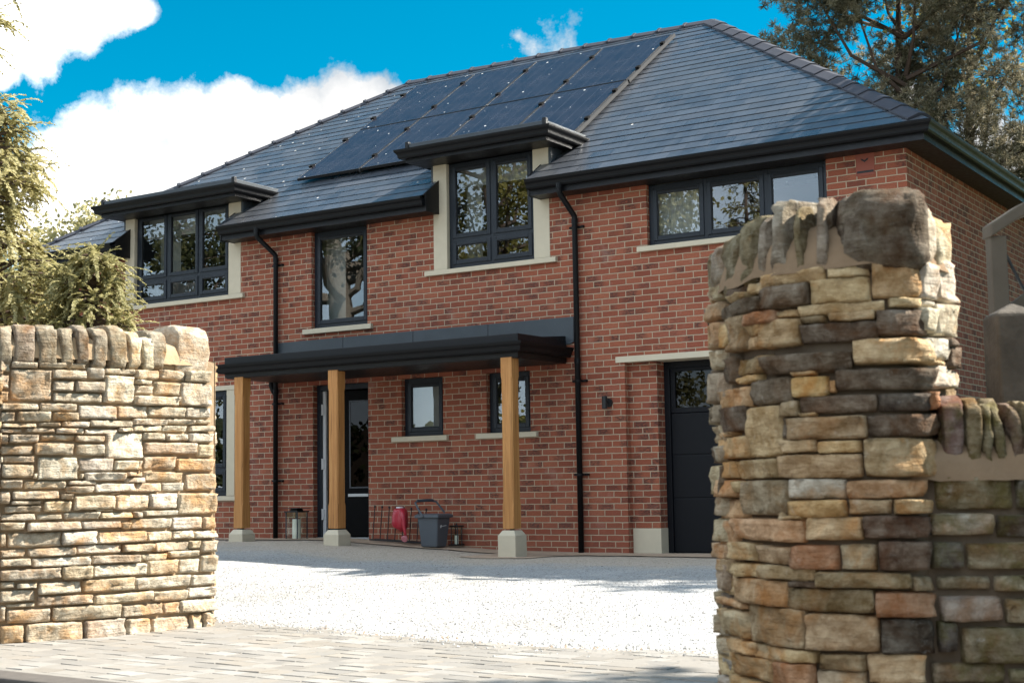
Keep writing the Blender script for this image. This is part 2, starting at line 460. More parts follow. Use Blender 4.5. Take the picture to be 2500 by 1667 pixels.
CLOUDS = [(-0.7526, 0.6259, 0.2046, 0.0471584038694075, 1.0), (-0.7322, 0.6407, 0.2309, 0.0380894800483676, 1.0), (-0.7114, 0.6593, 0.2434, 0.03990326481257558, 1.0), (-0.6941, 0.6781, 0.2416, 0.03990326481257558, 1.0), (-0.6789, 0.6911, 0.248, 0.02902055622732769, 1.0), (-0.6678, 0.6982, 0.2582, 0.02720677146311971, 1.0), (-0.6557, 0.7128, 0.2489, 0.032648125755743655, 1.0), (-0.6359, 0.7279, 0.2566, 0.03083434099153567, 1.0), (-0.615, 0.744, 0.2613, 0.03083434099153567, 1.0), (-0.598, 0.7581, 0.2601, 0.02720677146311971, 1.0), (-0.5865, 0.7651, 0.2659, 0.014510278113663845, 1.0), (-0.6844, 0.697, 0.214, 0.07255139056831923, 1.0), (-0.7254, 0.6575, 0.2036, 0.06892382103990327, 1.0), (-0.6406, 0.7354, 0.221, 0.06529625151148731, 1.0), (-0.7565, 0.6297, 0.1765, 0.05441354292623942, 1.0), (-0.6043, 0.7611, 0.2359, 0.04353083434099154, 1.0), (-0.7528, 0.5858, 0.3003, 0.04534461910519952, 1.0), (-0.7306, 0.6054, 0.3157, 0.03990326481257558, 1.0), (-0.7119, 0.6249, 0.3204, 0.03083434099153567, 1.0), (-0.701, 0.6404, 0.3137, 0.015235792019347038, 1.0), (-0.7648, 0.5823, 0.2757, 0.02176541717049577, 1.0), (-0.284, 0.9243, 0.255, 0.012696493349455865, 1.0), (-0.2421, 0.9432, 0.2276, 0.02176541717049577, 1.0), (-0.2228, 0.9515, 0.212, 0.02539298669891173, 1.0), (-0.2946, 0.927, 0.2322, 0.014510278113663845, 1.0), (-0.5102, 0.8042, 0.3048, 0.016, 0.24), (-0.502, 0.8106, 0.3016, 0.016, 0.2), (-0.4909, 0.8153, 0.3071, 0.02, 0.17), (-0.75, 0.25, 0.62, 0.16, 0.8)]
SUN_E = 3.3; SKY_E = .125; EXPO = 2.2; SKY_SAT = 1.7; SKY_VAL = .27; SKY_HUE = .474
CLOUD_LIT = (1.9, 1.88, 1.85); CLOUD_DARK = (.95, 1.07, 1.2); CLOUD_OPP = 4.2
LEFT_PLAN=[(-8.524,-12.374),(-8.407,-12.29),(-8.242,-12.172),(-8.048,-12.034),(-7.846,-11.889),(-7.657,-11.752),(-7.502,-11.636),(-7.379,-11.541),(-7.272,-11.456),(-7.177,-11.379),(-7.093,-11.306),(-7.015,-11.236),(-6.942,-11.166),(-6.875,-11.096),(-6.817,-11.031),(-6.766,-10.969),(-6.72,-10.906),(-6.676,-10.843),(-6.632,-10.776),(-6.586,-10.701),(-6.541,-10.62),(-6.499,-10.537),(-6.459,-10.459),(-6.425,-10.389),(-6.397,-10.334),(-6.378,-10.298),(-6.367,-10.279),(-6.361,-10.268),(-6.356,-10.26),(-6.35,-10.247),(-6.338,-10.223),(-6.32,-10.186),(-6.298,-10.141),(-6.273,-10.092),(-6.249,-10.041),(-6.227,-9.991),(-6.209,-9.945),(-6.195,-9.901),(-6.183,-9.858),(-6.173,-9.816),(-6.165,-9.775),(-6.158,-9.737),(-6.151,-9.701),(-6.145,-9.67),(-6.141,-9.645),(-6.138,-9.621),(-6.136,-9.598),(-6.133,-9.571),(-6.129,-9.539),(-6.125,-9.5),(-6.12,-9.455),(-6.116,-9.407),(-6.111,-9.36),(-6.106,-9.314),(-6.1,-9.273),(-6.093,-9.236),(-6.084,-9.2),(-6.075,-9.166),(-6.067,-9.135),(-6.062,-9.109),(-6.06,-9.087),(-6.062,-9.072),(-6.068,-9.064),(-6.075,-9.059),(-6.085,-9.056),(-6.095,-9.053),(-6.105,-9.047),(-6.115,-9.038),(-6.126,-9.028),(-6.137,-9.018),(-6.15,-9.007),(-6.164,-8.997),(-6.18,-8.987),(-6.198,-8.977),(-6.219,-8.967),(-6.24,-8.957),(-6.263,-8.948),(-6.287,-8.941),(-6.31,-8.937),(-6.336,-8.937),(-6.364,-8.939),(-6.393,-8.944),(-6.42,-8.949),(-6.443,-8.954),(-6.46,-8.957)]
LEFT_STONES=[(2.964,3.02,1.452,1.519,'b'),(3.022,3.165,1.477,1.514,'b'),(3.168,3.426,1.483,1.514,'b'),(3.43,3.527,1.429,1.495,'g'),(3.53,3.72,1.461,1.496,'b'),(3.723,3.887,1.441,1.5,'y'),(3.891,4.076,1.446,1.506,'b'),(4.08,4.243,1.439,1.513,'b'),(2.965,3.016,1.363,1.444,'g'),(3.019,3.236,1.302,1.473,'o'),(3.235,3.424,1.424,1.478,'b'),(3.241,3.359,1.358,1.418,'n'),(3.364,3.528,1.356,1.419,'n'),(3.245,3.516,1.298,1.352,'b'),(2.967,3.015,1.297,1.355,'n'),(3.528,3.718,1.301,1.458,'w'),(3.727,3.844,1.413,1.44,'w'),(3.728,3.855,1.357,1.41,'b'),(3.859,4.036,1.355,1.438,'y'),(4.04,4.25,1.301,1.439,'g'),(3.722,4.029,1.295,1.354,'b'),(2.971,3.172,1.251,1.292,'b'),(3.175,3.377,1.248,1.296,'b'),(3.384,3.604,1.209,1.289,'g'),(3.607,3.817,1.219,1.292,'n'),(3.821,4.07,1.232,1.295,'b'),(4.074,4.248,1.232,1.299,'w'),(2.969,3.049,1.186,1.244,'m'),(3.057,3.238,1.19,1.252,'b'),(3.244,3.387,1.197,1.248,'b'),(2.981,3.163,1.159,1.184,'b'),(3.174,3.289,1.166,1.188,'b'),(3.292,3.443,1.164,1.198,'g'),(3.446,3.706,1.167,1.208,'n'),(3.713,3.945,1.181,1.223,'b'),(3.949,4.144,1.193,1.226,'b'),(4.147,4.251,1.199,1.226,'b'),(2.971,3.095,1.131,1.156,'o'),(3.104,3.259,1.132,1.16,'n'),(3.262,3.414,1.127,1.161,'b'),(3.417,3.621,1.126,1.158,'w'),(3.621,3.71,1.143,1.169,'b'),(3.71,3.905,1.148,1.184,'w'),(3.909,4.086,1.149,1.188,'w'),(4.108,4.263,1.153,1.192,'b'),(2.971,3.014,1.067,1.125,'o'),(3.016,3.178,1.076,1.126,'n'),(3.183,3.371,1.09,1.124,'b'),(3.363,3.539,1.083,1.122,'b'),(3.542,3.784,0.992,1.14,'w'),(3.787,3.927,1.099,1.144,'b'),(3.931,4.098,1.096,1.141,'g'),(4.101,4.27,1.092,1.147,'w'),(2.975,3.143,1.015,1.065,'b'),(3.149,3.361,1.012,1.082,'b'),(3.37,3.536,1.009,1.077,'b'),(3.788,4.148,1.021,1.092,'o'),(4.155,4.271,1.004,1.086,'y'),(2.992,3.155,0.971,1.012,'n'),(2.985,3.153,0.891,0.968,'n'),(3.167,3.385,0.88,1.006,'g'),(3.388,3.591,0.921,1.003,'p'),(3.598,3.754,0.929,0.989,'w'),(3.754,3.782,0.926,0.987,'b'),(3.789,4.007,0.931,1.014,'o'),(4.014,4.275,0.922,1.001,'y'),(2.974,2.992,0.974,1.007,'n'),(3.146,3.167,0.887,0.917,'b'),(3.397,3.418,0.884,0.915,'b'),(3.423,3.667,0.872,0.923,'w'),(3.67,3.79,0.897,0.923,'b'),(3.667,3.79,0.859,0.894,'w'),(3.793,4.066,0.866,0.925,'y'),(4.081,4.283,0.81,0.916,'g'),(2.976,3.098,0.836,0.886,'n'),(3.101,3.325,0.831,0.878,'b'),(3.333,3.495,0.851,0.879,'b'),(3.317,3.478,0.806,0.848,'b'),(3.484,3.724,0.809,0.863,'w'),(3.728,3.909,0.806,0.864,'o'),(3.912,4.06,0.807,0.863,'g'),(2.977,3.033,0.754,0.828,'o'),(3.04,3.289,0.776,0.826,'n'),(3.292,3.359,0.773,0.807,'b'),(3.584,3.642,0.799,0.814,'b'),(3.363,3.604,0.714,0.799,'y'),(3.604,3.83,0.709,0.801,'b'),(3.834,4.02,0.71,0.805,'w'),(4.024,4.292,0.675,0.802,'b'),(3.033,3.194,0.75,0.772,'b'),(3.002,3.197,0.709,0.747,'n'),(3.205,3.357,0.707,0.771,'y'),(3.492,3.601,0.707,0.721,'w'),(2.979,3.163,0.668,0.707,'b'),(3.166,3.305,0.667,0.7,'n'),(3.313,3.513,0.665,0.707,'b'),(3.516,3.72,0.666,0.703,'y'),(3.726,3.778,0.665,0.703,'g'),(3.785,4.017,0.673,0.708,'g'),(2.98,3.113,0.617,0.663,'b'),(3.121,3.407,0.608,0.661,'o'),(3.41,3.645,0.611,0.657,'d'),(3.648,3.694,0.604,0.647,'w'),(3.7,3.98,0.602,0.666,'n'),(3.988,4.193,0.59,0.668,'w'),(4.196,4.289,0.586,0.664,'b'),(2.982,3.013,0.531,0.607,'b'),(3.018,3.299,0.523,0.608,'b'),(3.304,3.497,0.528,0.607,'w'),(3.5,3.801,0.53,0.599,'b'),(3.804,3.981,0.53,0.591,'b'),(3.985,4.127,0.538,0.589,'w'),(4.134,4.293,0.536,0.584,'w'),(2.983,3.118,0.475,0.521,'b'),(3.126,3.381,0.473,0.523,'n'),(3.383,3.653,0.479,0.53,'w'),(3.659,3.855,0.477,0.526,'y'),(3.862,4.099,0.47,0.529,'b'),(4.103,4.18,0.478,0.529,'y'),(4.183,4.293,0.453,0.529,'b'),(3.953,4.177,0.434,0.476,'b'),(2.984,3.146,0.428,0.472,'b'),(3.148,3.46,0.418,0.471,'w'),(3.468,3.764,0.421,0.471,'n'),(3.767,3.946,0.424,0.467,'b'),(4.038,4.177,0.34,0.429,'w'),(4.181,4.294,0.339,0.445,'b'),(2.985,3.302,0.354,0.417,'n'),(3.307,3.472,0.345,0.423,'y'),(3.478,3.814,0.349,0.42,'w'),(3.821,4.031,0.341,0.432,'y'),(2.986,3.065,0.316,0.354,'n'),(3.073,3.18,0.311,0.341,'b'),(3.183,3.412,0.272,0.341,'w'),(3.42,3.728,0.268,0.347,'y'),(3.734,4.115,0.266,0.339,'g'),(4.122,4.295,0.266,0.332,'w'),(2.987,3.173,0.243,0.308,'b'),(3.181,3.48,0.213,0.268,'o'),(3.486,3.854,0.203,0.262,'b'),(3.858,4.098,0.192,0.255,'b'),(4.101,4.295,0.198,0.263,'w'),(3.017,3.171,0.215,0.238,'b'),(2.989,3.018,0.141,0.23,'n'),(3.023,3.25,0.128,0.209,'n'),(3.255,3.648,0.126,0.209,'b'),(3.654,3.923,0.123,0.194,'n'),(3.927,4.044,0.119,0.189,'o'),(4.051,4.296,0.115,0.195,'w'),(2.991,3.117,0.071,0.128,'b'),(3.122,3.424,0.065,0.13,'b'),(3.432,3.674,0.056,0.128,'p'),(3.681,3.838,0.048,0.118,'b'),(3.856,4.107,0.043,0.109,'o'),(4.113,4.193,0.034,0.111,'y'),(4.2,4.296,0.031,0.116,'b')]
LEFT_COPING=[(2.956,3.028,1.522,1.704,'G'),(3.025,3.149,1.53,1.713,'N'),(3.155,3.26,1.534,1.716,'G'),(3.276,3.344,1.532,1.703,'G'),(3.364,3.436,1.555,1.719,'N'),(3.451,3.541,1.534,1.716,'G'),(3.547,3.661,1.533,1.735,'G'),(3.674,3.749,1.542,1.71,'W'),(3.763,3.835,1.532,1.687,'W'),(3.802,3.933,1.548,1.724,'G'),(4.0,4.238,1.532,1.765,'B')]
PIER_PLAN=[(-1.881,-10.483),(-1.893,-10.493),(-1.91,-10.507),(-1.93,-10.523),(-1.95,-10.542),(-1.969,-10.563),(-1.982,-10.584),(-1.992,-10.606),(-2.0,-10.629),(-2.006,-10.654),(-2.01,-10.681),(-2.011,-10.711),(-2.01,-10.745),(-2.006,-10.783),(-1.998,-10.825),(-1.988,-10.871),(-1.977,-10.917),(-1.965,-10.963),(-1.954,-11.006),(-1.943,-11.048),(-1.931,-11.09),(-1.918,-11.132),(-1.905,-11.171),(-1.892,-11.207),(-1.88,-11.237),(-1.869,-11.26),(-1.858,-11.278),(-1.848,-11.291),(-1.838,-11.303),(-1.826,-11.316),(-1.812,-11.332),(-1.796,-11.351),(-1.779,-11.371),(-1.761,-11.392),(-1.742,-11.414),(-1.722,-11.435),(-1.702,-11.455),(-1.68,-11.475),(-1.657,-11.497),(-1.634,-11.517),(-1.61,-11.537),(-1.587,-11.555),(-1.566,-11.57),(-1.548,-11.582),(-1.532,-11.593),(-1.517,-11.601),(-1.502,-11.607),(-1.484,-11.612),(-1.462,-11.614),(-1.434,-11.614),(-1.401,-11.61),(-1.365,-11.605),(-1.329,-11.599),(-1.297,-11.592),(-1.27,-11.586),(-1.249,-11.581),(-1.232,-11.576),(-1.218,-11.57),(-1.206,-11.565),(-1.195,-11.558),(-1.184,-11.551),(-1.174,-11.544),(-1.166,-11.537),(-1.158,-11.53),(-1.152,-11.521),(-1.146,-11.509),(-1.14,-11.493),(-1.134,-11.47),(-1.128,-11.443),(-1.122,-11.412),(-1.117,-11.381),(-1.114,-11.349),(-1.114,-11.321),(-1.116,-11.296),(-1.12,-11.274),(-1.125,-11.253),(-1.133,-11.23),(-1.145,-11.204),(-1.162,-11.173),(-1.187,-11.133),(-1.219,-11.084),(-1.256,-11.032),(-1.292,-10.982),(-1.322,-10.94),(-1.344,-10.91)]
PIER_STONES=[(1.272,1.488,1.339,1.377,'b'),(1.492,1.607,1.347,1.384,'b'),(1.61,1.762,1.286,1.392,'o'),(1.764,1.869,1.285,1.384,'w'),(1.877,2.022,1.29,1.403,'w'),(1.026,1.181,1.339,1.37,'d'),(1.189,1.267,1.332,1.364,'b'),(1.253,1.441,1.28,1.342,'d'),(1.445,1.607,1.277,1.347,'b'),(0.971,1.247,1.284,1.325,'d'),(1.058,1.183,1.328,1.344,'b'),(1.179,1.318,1.244,1.277,'r'),(1.323,1.411,1.253,1.271,'b'),(1.413,1.642,1.248,1.277,'b'),(1.655,1.765,1.262,1.284,'b'),(1.768,1.83,1.267,1.281,'w'),(1.417,1.486,1.229,1.245,'m'),(1.489,1.616,1.232,1.251,'b'),(1.026,1.177,1.182,1.284,'m'),(0.962,1.023,1.201,1.279,'b'),(1.18,1.259,1.212,1.244,'b'),(1.178,1.257,1.18,1.21,'b'),(1.261,1.414,1.172,1.248,'n'),(1.416,1.624,1.174,1.226,'d'),(1.619,1.784,1.185,1.255,'d'),(1.764,1.836,1.197,1.262,'w'),(1.836,1.979,1.191,1.281,'w'),(1.555,1.775,1.111,1.178,'b'),(1.775,1.898,1.122,1.183,'w'),(1.895,2.043,1.109,1.167,'d'),(1.878,1.958,1.166,1.186,'d'),(0.973,1.086,1.092,1.173,'d'),(1.092,1.285,1.108,1.156,'m'),(1.288,1.551,1.096,1.148,'d'),(1.681,1.864,1.11,1.118,'b'),(1.089,1.232,1.088,1.104,'b'),(1.389,1.452,1.089,1.095,'b'),(0.933,1.171,1.018,1.079,'o'),(1.163,1.384,1.018,1.089,'d'),(1.388,1.485,1.03,1.085,'y'),(1.486,1.503,1.04,1.072,'o'),(1.505,1.776,1.042,1.098,'d'),(1.78,1.868,1.049,1.111,'w'),(1.871,2.017,1.054,1.104,'w'),(0.941,1.155,0.95,1.024,'d'),(1.159,1.336,0.874,1.013,'b'),(1.342,1.401,0.982,1.021,'m'),(1.403,1.448,0.979,0.986,'b'),(1.405,1.611,0.985,1.031,'d'),(1.614,1.765,0.985,1.032,'k'),(1.768,1.826,0.99,1.036,'r'),(1.34,1.357,0.92,0.981,'d'),(1.359,1.582,0.916,0.976,'n'),(1.585,1.812,0.919,0.978,'d'),(0.915,1.046,0.942,0.951,'b'),(0.904,1.151,0.875,0.937,'b'),(1.341,1.447,0.884,0.916,'b'),(1.45,1.57,0.88,0.91,'y'),(1.573,1.794,0.814,0.916,'n'),(0.911,1.072,0.819,0.867,'b'),(1.077,1.315,0.816,0.867,'b'),(1.32,1.567,0.813,0.876,'n'),(0.899,1.061,0.764,0.815,'o'),(1.069,1.111,0.776,0.808,'b'),(1.111,1.353,0.714,0.811,'G'),(1.361,1.523,0.759,0.811,'w'),(1.526,1.756,0.759,0.805,'o'),(0.893,1.106,0.701,0.759,'o'),(1.346,1.521,0.709,0.754,'y'),(1.311,1.343,0.699,0.724,'b'),(1.526,1.645,0.718,0.754,'b'),(1.647,1.752,0.717,0.753,'b'),(0.866,1.01,0.598,0.696,'o'),(1.018,1.408,0.644,0.704,'o'),(1.326,1.409,0.705,0.711,'b'),(1.41,1.561,0.651,0.71,'b'),(1.563,1.743,0.654,0.711,'K'),(0.985,1.176,0.586,0.634,'b'),(1.178,1.361,0.584,0.63,'n'),(1.362,1.497,0.571,0.638,'r'),(1.499,1.597,0.571,0.64,'g'),(1.6,1.738,0.57,0.647,'K'),(0.873,0.98,0.544,0.581,'b'),(1.019,1.215,0.542,0.577,'b'),(1.221,1.432,0.543,0.578,'n'),(1.437,1.684,0.526,0.565,'m'),(1.687,1.76,0.518,0.555,'m'),(0.865,1.058,0.479,0.546,'b'),(1.351,1.453,0.525,0.539,'d'),(1.061,1.342,0.467,0.54,'o'),(1.345,1.585,0.461,0.524,'m'),(1.588,1.762,0.45,0.515,'r'),(0.867,1.102,0.45,0.468,'o'),(0.885,1.099,0.362,0.439,'g'),(1.106,1.399,0.362,0.468,'n'),(1.401,1.594,0.361,0.458,'n'),(1.599,1.756,0.356,0.446,'k'),(0.858,0.997,0.32,0.357,'b'),(1.002,1.159,0.326,0.356,'b'),(1.161,1.318,0.321,0.36,'b'),(1.32,1.43,0.328,0.359,'b'),(1.434,1.558,0.315,0.352,'m'),(1.559,1.72,0.279,0.358,'b'),(0.857,0.966,0.241,0.317,'b'),(0.975,1.265,0.259,0.32,'n'),(1.269,1.421,0.253,0.325,'r'),(1.425,1.556,0.247,0.312,'g'),(0.946,1.26,0.207,0.251,'b'),(1.557,1.739,0.226,0.276,'n'),(1.265,1.42,0.212,0.25,'d'),(0.941,1.257,0.155,0.203,'n'),(1.422,1.554,0.2,0.244,'b'),(1.262,1.418,0.156,0.208,'b'),(1.555,1.736,0.172,0.222,'m'),(0.935,1.254,0.096,0.151,'g'),(1.42,1.552,0.146,0.196,'o')]  # whitish stones on the right face have its sunlight put into their tint
PIER_COPING=[(0.974,1.121,1.393,1.521,'M'),(1.131,1.242,1.415,1.543,'M'),(1.247,1.309,1.422,1.543,'N'),(1.313,1.39,1.417,1.571,'G'),(1.393,1.444,1.406,1.551,'M'),(1.456,1.508,1.414,1.564,'N'),(1.539,1.755,1.408,1.58,'K'),(1.762,1.837,1.411,1.56,'W'),(1.842,1.987,1.408,1.543,'W')]  # pale stones at the right end carry sunlight in their tint
OLD_PLAN=[(-1.209,-11.525),(-0.921,-11.363),(-0.632,-11.164),(-0.228,-10.868)]
OLD_STONES=[(0.088,0.294,0.72,0.817,'M'),(0.299,0.435,0.723,0.804,'k'),(0.069,0.241,0.655,0.719,'g'),(0.243,0.413,0.647,0.713,'k'),(0.067,0.159,0.568,0.645,'k'),(0.162,0.391,0.565,0.641,'m'),(0.081,0.227,0.515,0.554,'m'),(0.23,0.401,0.508,0.556,'m'),(0.087,0.252,0.43,0.504,'p'),(0.256,0.418,0.425,0.497,'m'),(0.078,0.132,0.354,0.439,'k'),(0.138,0.344,0.323,0.422,'M'),(0.057,0.253,0.273,0.333,'m'),(0.256,0.409,0.272,0.315,'m'),(0.068,0.27,0.212,0.268,'k'),(0.273,0.406,0.211,0.266,'m'),(0.065,0.183,0.152,0.208,'m'),(0.186,0.402,0.152,0.207,'d')]
OLD_COPING=[(0.108,0.176,0.856,1.025,'P'),(0.18,0.216,0.87,1.017,'M'),(0.221,0.242,0.875,1.006,'M'),(0.247,0.279,0.873,1.008,'M'),(0.293,0.322,0.874,1.004,'K'),(0.329,0.364,0.87,1.009,'M'),(0.371,0.406,0.869,1.005,'N')]
# ------------------------------------------------------------------ the house
XL, XR, YB = -18.59, -4.72, 8.2          # outer faces of the walls
S = .703                                  # roof slope (dz per metre)
def roof_z(y): return 4.605 + S*(y+.36)
def ground_z(x, y):
    def ss(a, b, t):
        t = min(1, max(0, (t-a)/(b-a))); return t*t*(3-2*t)
    return .15*(1-ss(-12.9, -9.2, x))*ss(-6.5, -1.4, y)

house = thing('brick_house', 'two storey red brick house with dark slate hipped roof and flat roofed dormers', 'house', (XR, 0, 0))

# windows: opening x0,x1,z0,z1 in the facade
OPEN = dict(d1=(-16.952, -14.531, 3.64, 5.3), d2=(-11.068, -9.269, 3.64, 5.3), stair=(-13.19, -12.193, 3.05, 4.5), gar=(-7.90, -5.631, 3.665, 4.5),
            wc1=(-11.625, -10.947, 1.50, 2.268), wc2=(-10.262, -9.602, 1.50, 2.268), door=(-13.165, -12.188, .1, 2.262),
            low=(-16.9, -14.64, .75, 2.275), garage=(-8.25, -4.98, -.1, 2.283))
def wall_cells(x0, x1, z0, z1, openings, fn, ztop=lambda x: 1e9):
    xs = sorted({x0, x1} | {o[0] for o in openings} | {o[1] for o in openings})
    zs = sorted({z0, z1} | {o[2] for o in openings} | {o[3] for o in openings})
    for a, b in zip(xs, xs[1:]):
        for c, d in zip(zs, zs[1:]):
            mx, mz = (a+b)/2, (c+d)/2
            if mx < x0 or mx > x1 or mz < z0 or mz > z1: continue
            if any(o[0] < mx < o[1] and o[2] < mz < o[3] for o in openings): continue
            fn(a, b, c, d)
w = MB()
wall_cells(XL, XR, -.15, 4.43, list(OPEN.values()), lambda a, b, c, d: w.poly([(a,0,c),(b,0,c),(b,0,d),(a,0,d)]))
for k, dep in (('stair', .16), ('gar', .16), ('wc1', .16), ('wc2', .16), ('door', .22), ('low', .16), ('d1', .16), ('d2', .16)):
    a, b, c, d = OPEN[k]
    d = min(d, 4.43)
    w.poly([(a,0,c),(a,dep,c),(a,dep,d),(a,0,d)]); w.poly([(b,0,c),(b,0,d),(b,dep,d),(b,dep,c)])
    w.poly([(a,0,c),(b,0,c),(b,dep,c),(a,dep,c)])
    if k not in ('d1', 'd2'): w.poly([(a,0,d),(a,dep,d),(b,dep,d),(b,0,d)])
# stepped brick piers either side of the garage door
for (xo, s, xi) in ((-8.25, 1, -7.875), (-4.98, -1, -5.30)):
    w.poly([(xo,0,-.15),(xo,.11,-.15),(xo,.11,2.4),(xo,0,2.4)])
    w.poly([(xo,.11,-.15),(xi,.11,-.15),(xi,.11,2.4),(xo,.11,2.4)])
    w.poly([(xi,.11,-.15),(xi,.42,-.15),(xi,.42,2.4),(xi,.11,2.4)])
w.poly([(XR,0,-.15),(XR,YB,-.15),(XR,YB,4.43),(XR,0,4.43)])
w.poly([(XL,0,-.15),(XL,0,4.43),(XL,YB,4.43),(XL,YB,-.15)])
w.poly([(XL,YB,-.15),(XR,YB,-.15),(XR,YB,4.43),(XL,YB,4.43)])
w.build('wall', M['brick'], house, recalc=False)
# rooms behind the glass
r = MB()
r.box(XL+.02, XR-.02, .45, YB-.02, 2.62, 2.78); r.box(XL+.02, XR-.02, .5, YB-.02, -.1, .12)
r.box(XL+.02, XR-.02, 3.8, 3.9, .12, 5.0)
for xx in (-14.2, -12.05, -9.0, -8.5): r.box(xx, xx+.1, .45, 3.8, .12, 5.0)
r.box(-16.95, -14.4, .18, .45, 2.6, 3.6); r.box(-11.06, -9.28, .18, .45, 2.6, 3.6)
r.build('interior', M['interior_wall'], house)
# smooth stone kerb block of the garage pier
q = MB(); q.box(-8.243, -7.868, .104, .43, -.05, .297); q.build('pier_base', M['cast_stone'], house, .004)
q = MB(); q.box(-8.366, -4.86, -.018, .42, 2.283, 2.356); q.build('garage_lintel', M['cast_stone'], house, .004)
q = MB(); q.box(-16.98, -14.60, -.012, .12, 2.275, 2.343); q.build('window_lintel', M['cast_stone'], house, .004)
# bat brick
q = MB(); q.box(-5.283, -5.073, -.006, .08, 4.168, 4.432)
bb = q.build('bat_brick', M['terracotta'], house, .003)
q = MB(); q.box(-5.272, -5.084, -.0085, .0, 4.198, 4.222); q.build('entrance_slot', M['seal_black'], bb)
bat = [(0,.006),(.012,.022),(.016,.012),(.03,.028),(.062,.034),(.046,.016),(.044,.004),(.030,.006),(.020,-.006),(.008,-.006),(0,-.022)]
bat = bat + [(-x, z) for x, z in reversed(bat[1:-1])]
q = MB(); q.prism([(-5.181+x*.75, -.0095, 4.33+z*.9) for x, z in bat], (0, .004, 0)); q.build('bat_emblem', M['seal_black'], bb)

# ---- roof slopes ---------------------------------------------------
CUTS = [(-16.85, -14.655, -17.00, -14.48), (-10.985, -9.385, -11.11, -9.225)]
def slope(name, material, E0, a, n, L, cut=False):
    """E0 eave start, a along the eave, n inward; courses of lapped slates as real steps"""
    mb = MB(); E0 = Vector(E0); a = Vector(a); n = Vector(n)
    ca = 1/math.sqrt(1+S*S); step = .2015*ca; nor = Vector((-n.x*S, -n.y*S, 1)).normalized()
    D = 4.46; k = 0
    while k*step < D:
        y0 = k*step; y1 = min(D, (k+1)*step+.03)
        ym = y0 + .06
        segs = [(y0, L-y0, y1, L-y1)]
        if cut:
            yw = E0.y + ym
            if yw < .62:
                xs = []
                cur = (y0, y1)
                left = (y0, y1)
                for (c0, c1, k0, k1) in CUTS:
                    g0, g1 = (c0, c1) if yw < -.02 else (k0, k1)
                    xs.append((left, (g0-E0.x, g0-E0.x))); left = (g1-E0.x, g1-E0.x)
                xs.append((left, (L-y0, L-y1)))
                segs = [(l[0], r_[0], l[1], r_[1]) for l, r_ in xs]
        for (l0, r0, l1, r1) in segs:
            if r0-l0 < .02: continue
            def P(u, y, lift): return tuple(E0 + a*u + n*y + Vector((0,0,S*y)) + nor*lift)
            li = .010 + .003*rnd.random()
            vs = [P(l0,y0+.03,-.004), P(r0,y0+.03,-.004), P(r0,y0,li), P(l0,y0,li), P(r1,y1,.004), P(l1,y1,.004), P(r1,y1,-.03), P(l1,y1,-.03)]
            mb.add(vs, [(0,1,2,3),(3,2,4,5),(0,3,5,7),(1,6,4,2),(0,7,6,1)])
        k += 1
    return mb.build(name, material, house)
e = 4.605
roof = slope('roof', M['slate'], (-18.95, -.36, e), (1,0,0), (0,1,0), 14.59, True)
slope('roof', M['slate_side'], (-4.36, -.36, e), (0,1,0), (-1,0,0), 8.92)
slope('roof', M['slate_side'], (-18.95, 8.56, e), (0,-1,0), (1,0,0), 8.92)
slope('roof', M['slate'], (-4.36, 8.56, e), (-1,0,0), (0,-1,0), 14.59)

def capping(A, B, name, half, up, first_flat=False, bands=True, plen=.42):
    A = Vector(A); B = Vector(B); d = (B-A).normalized(); L = (B-A).length
    side = d.cross(Vector((0,0,1))).normalized(); upv = side.cross(d).normalized()
    mb = MB(); nn = max(1, round(L/plen)); p = L/nn
    drop = half*up
    for i in range(nn):
        s0 = i*p - .03; s1 = (i+1)*p
        for (t0, t1, l0, l1, wd) in ((s0, s1, .030, .012, 1.0),) + (((s0-.005, s0+.045, .043, .041, 1.06),) if bands else ()):
            pts = []
            for (t, l) in ((t0, l0), (t1, l1)):
                for (o, h) in ((-half*wd, -drop), (-half*.25, 0), (half*.25, 0), (half*wd, -drop), (half*wd, -drop-.022), (-half*wd, -drop-.022)):
                    pts.append(tuple(A + d*t + side*o + upv*(h+l+.012)))
            fs = [(0,1,7,6),(1,2,8,7),(2,3,9,8),(3,4,10,9),(5,0,6,11),(5,4,3,2,1,0),(6,7,8,9,10,11),(4,5,11,10)]
            mb.add(pts, fs)
    return mb.build(name, M['ridge_concrete'], roof, .004)
RZ = roof_z(4.1)
capping((-14.49, 4.1, RZ-.01), (-8.82, 4.1, RZ-.01), 'ridge_capping', .115, .62)
capping((-4.47, -.25, roof_z(-.25)-.005), (-8.82, 4.1, RZ-.005), 'hip_capping', .155, .40, bands=False)
capping((-18.84, -.25, roof_z(-.25)-.005), (-14.49, 4.1, RZ-.005), 'hip_capping', .125, .45)
capping((-4.47, 8.45, roof_z(-.25)-.005), (-8.82, 4.1, RZ-.005), 'hip_capping', .125, .42)
capping((-18.84, 8.45, roof_z(-.25)-.005), (-14.49, 4.1, RZ-.005), 'hip_capping', .125, .45)

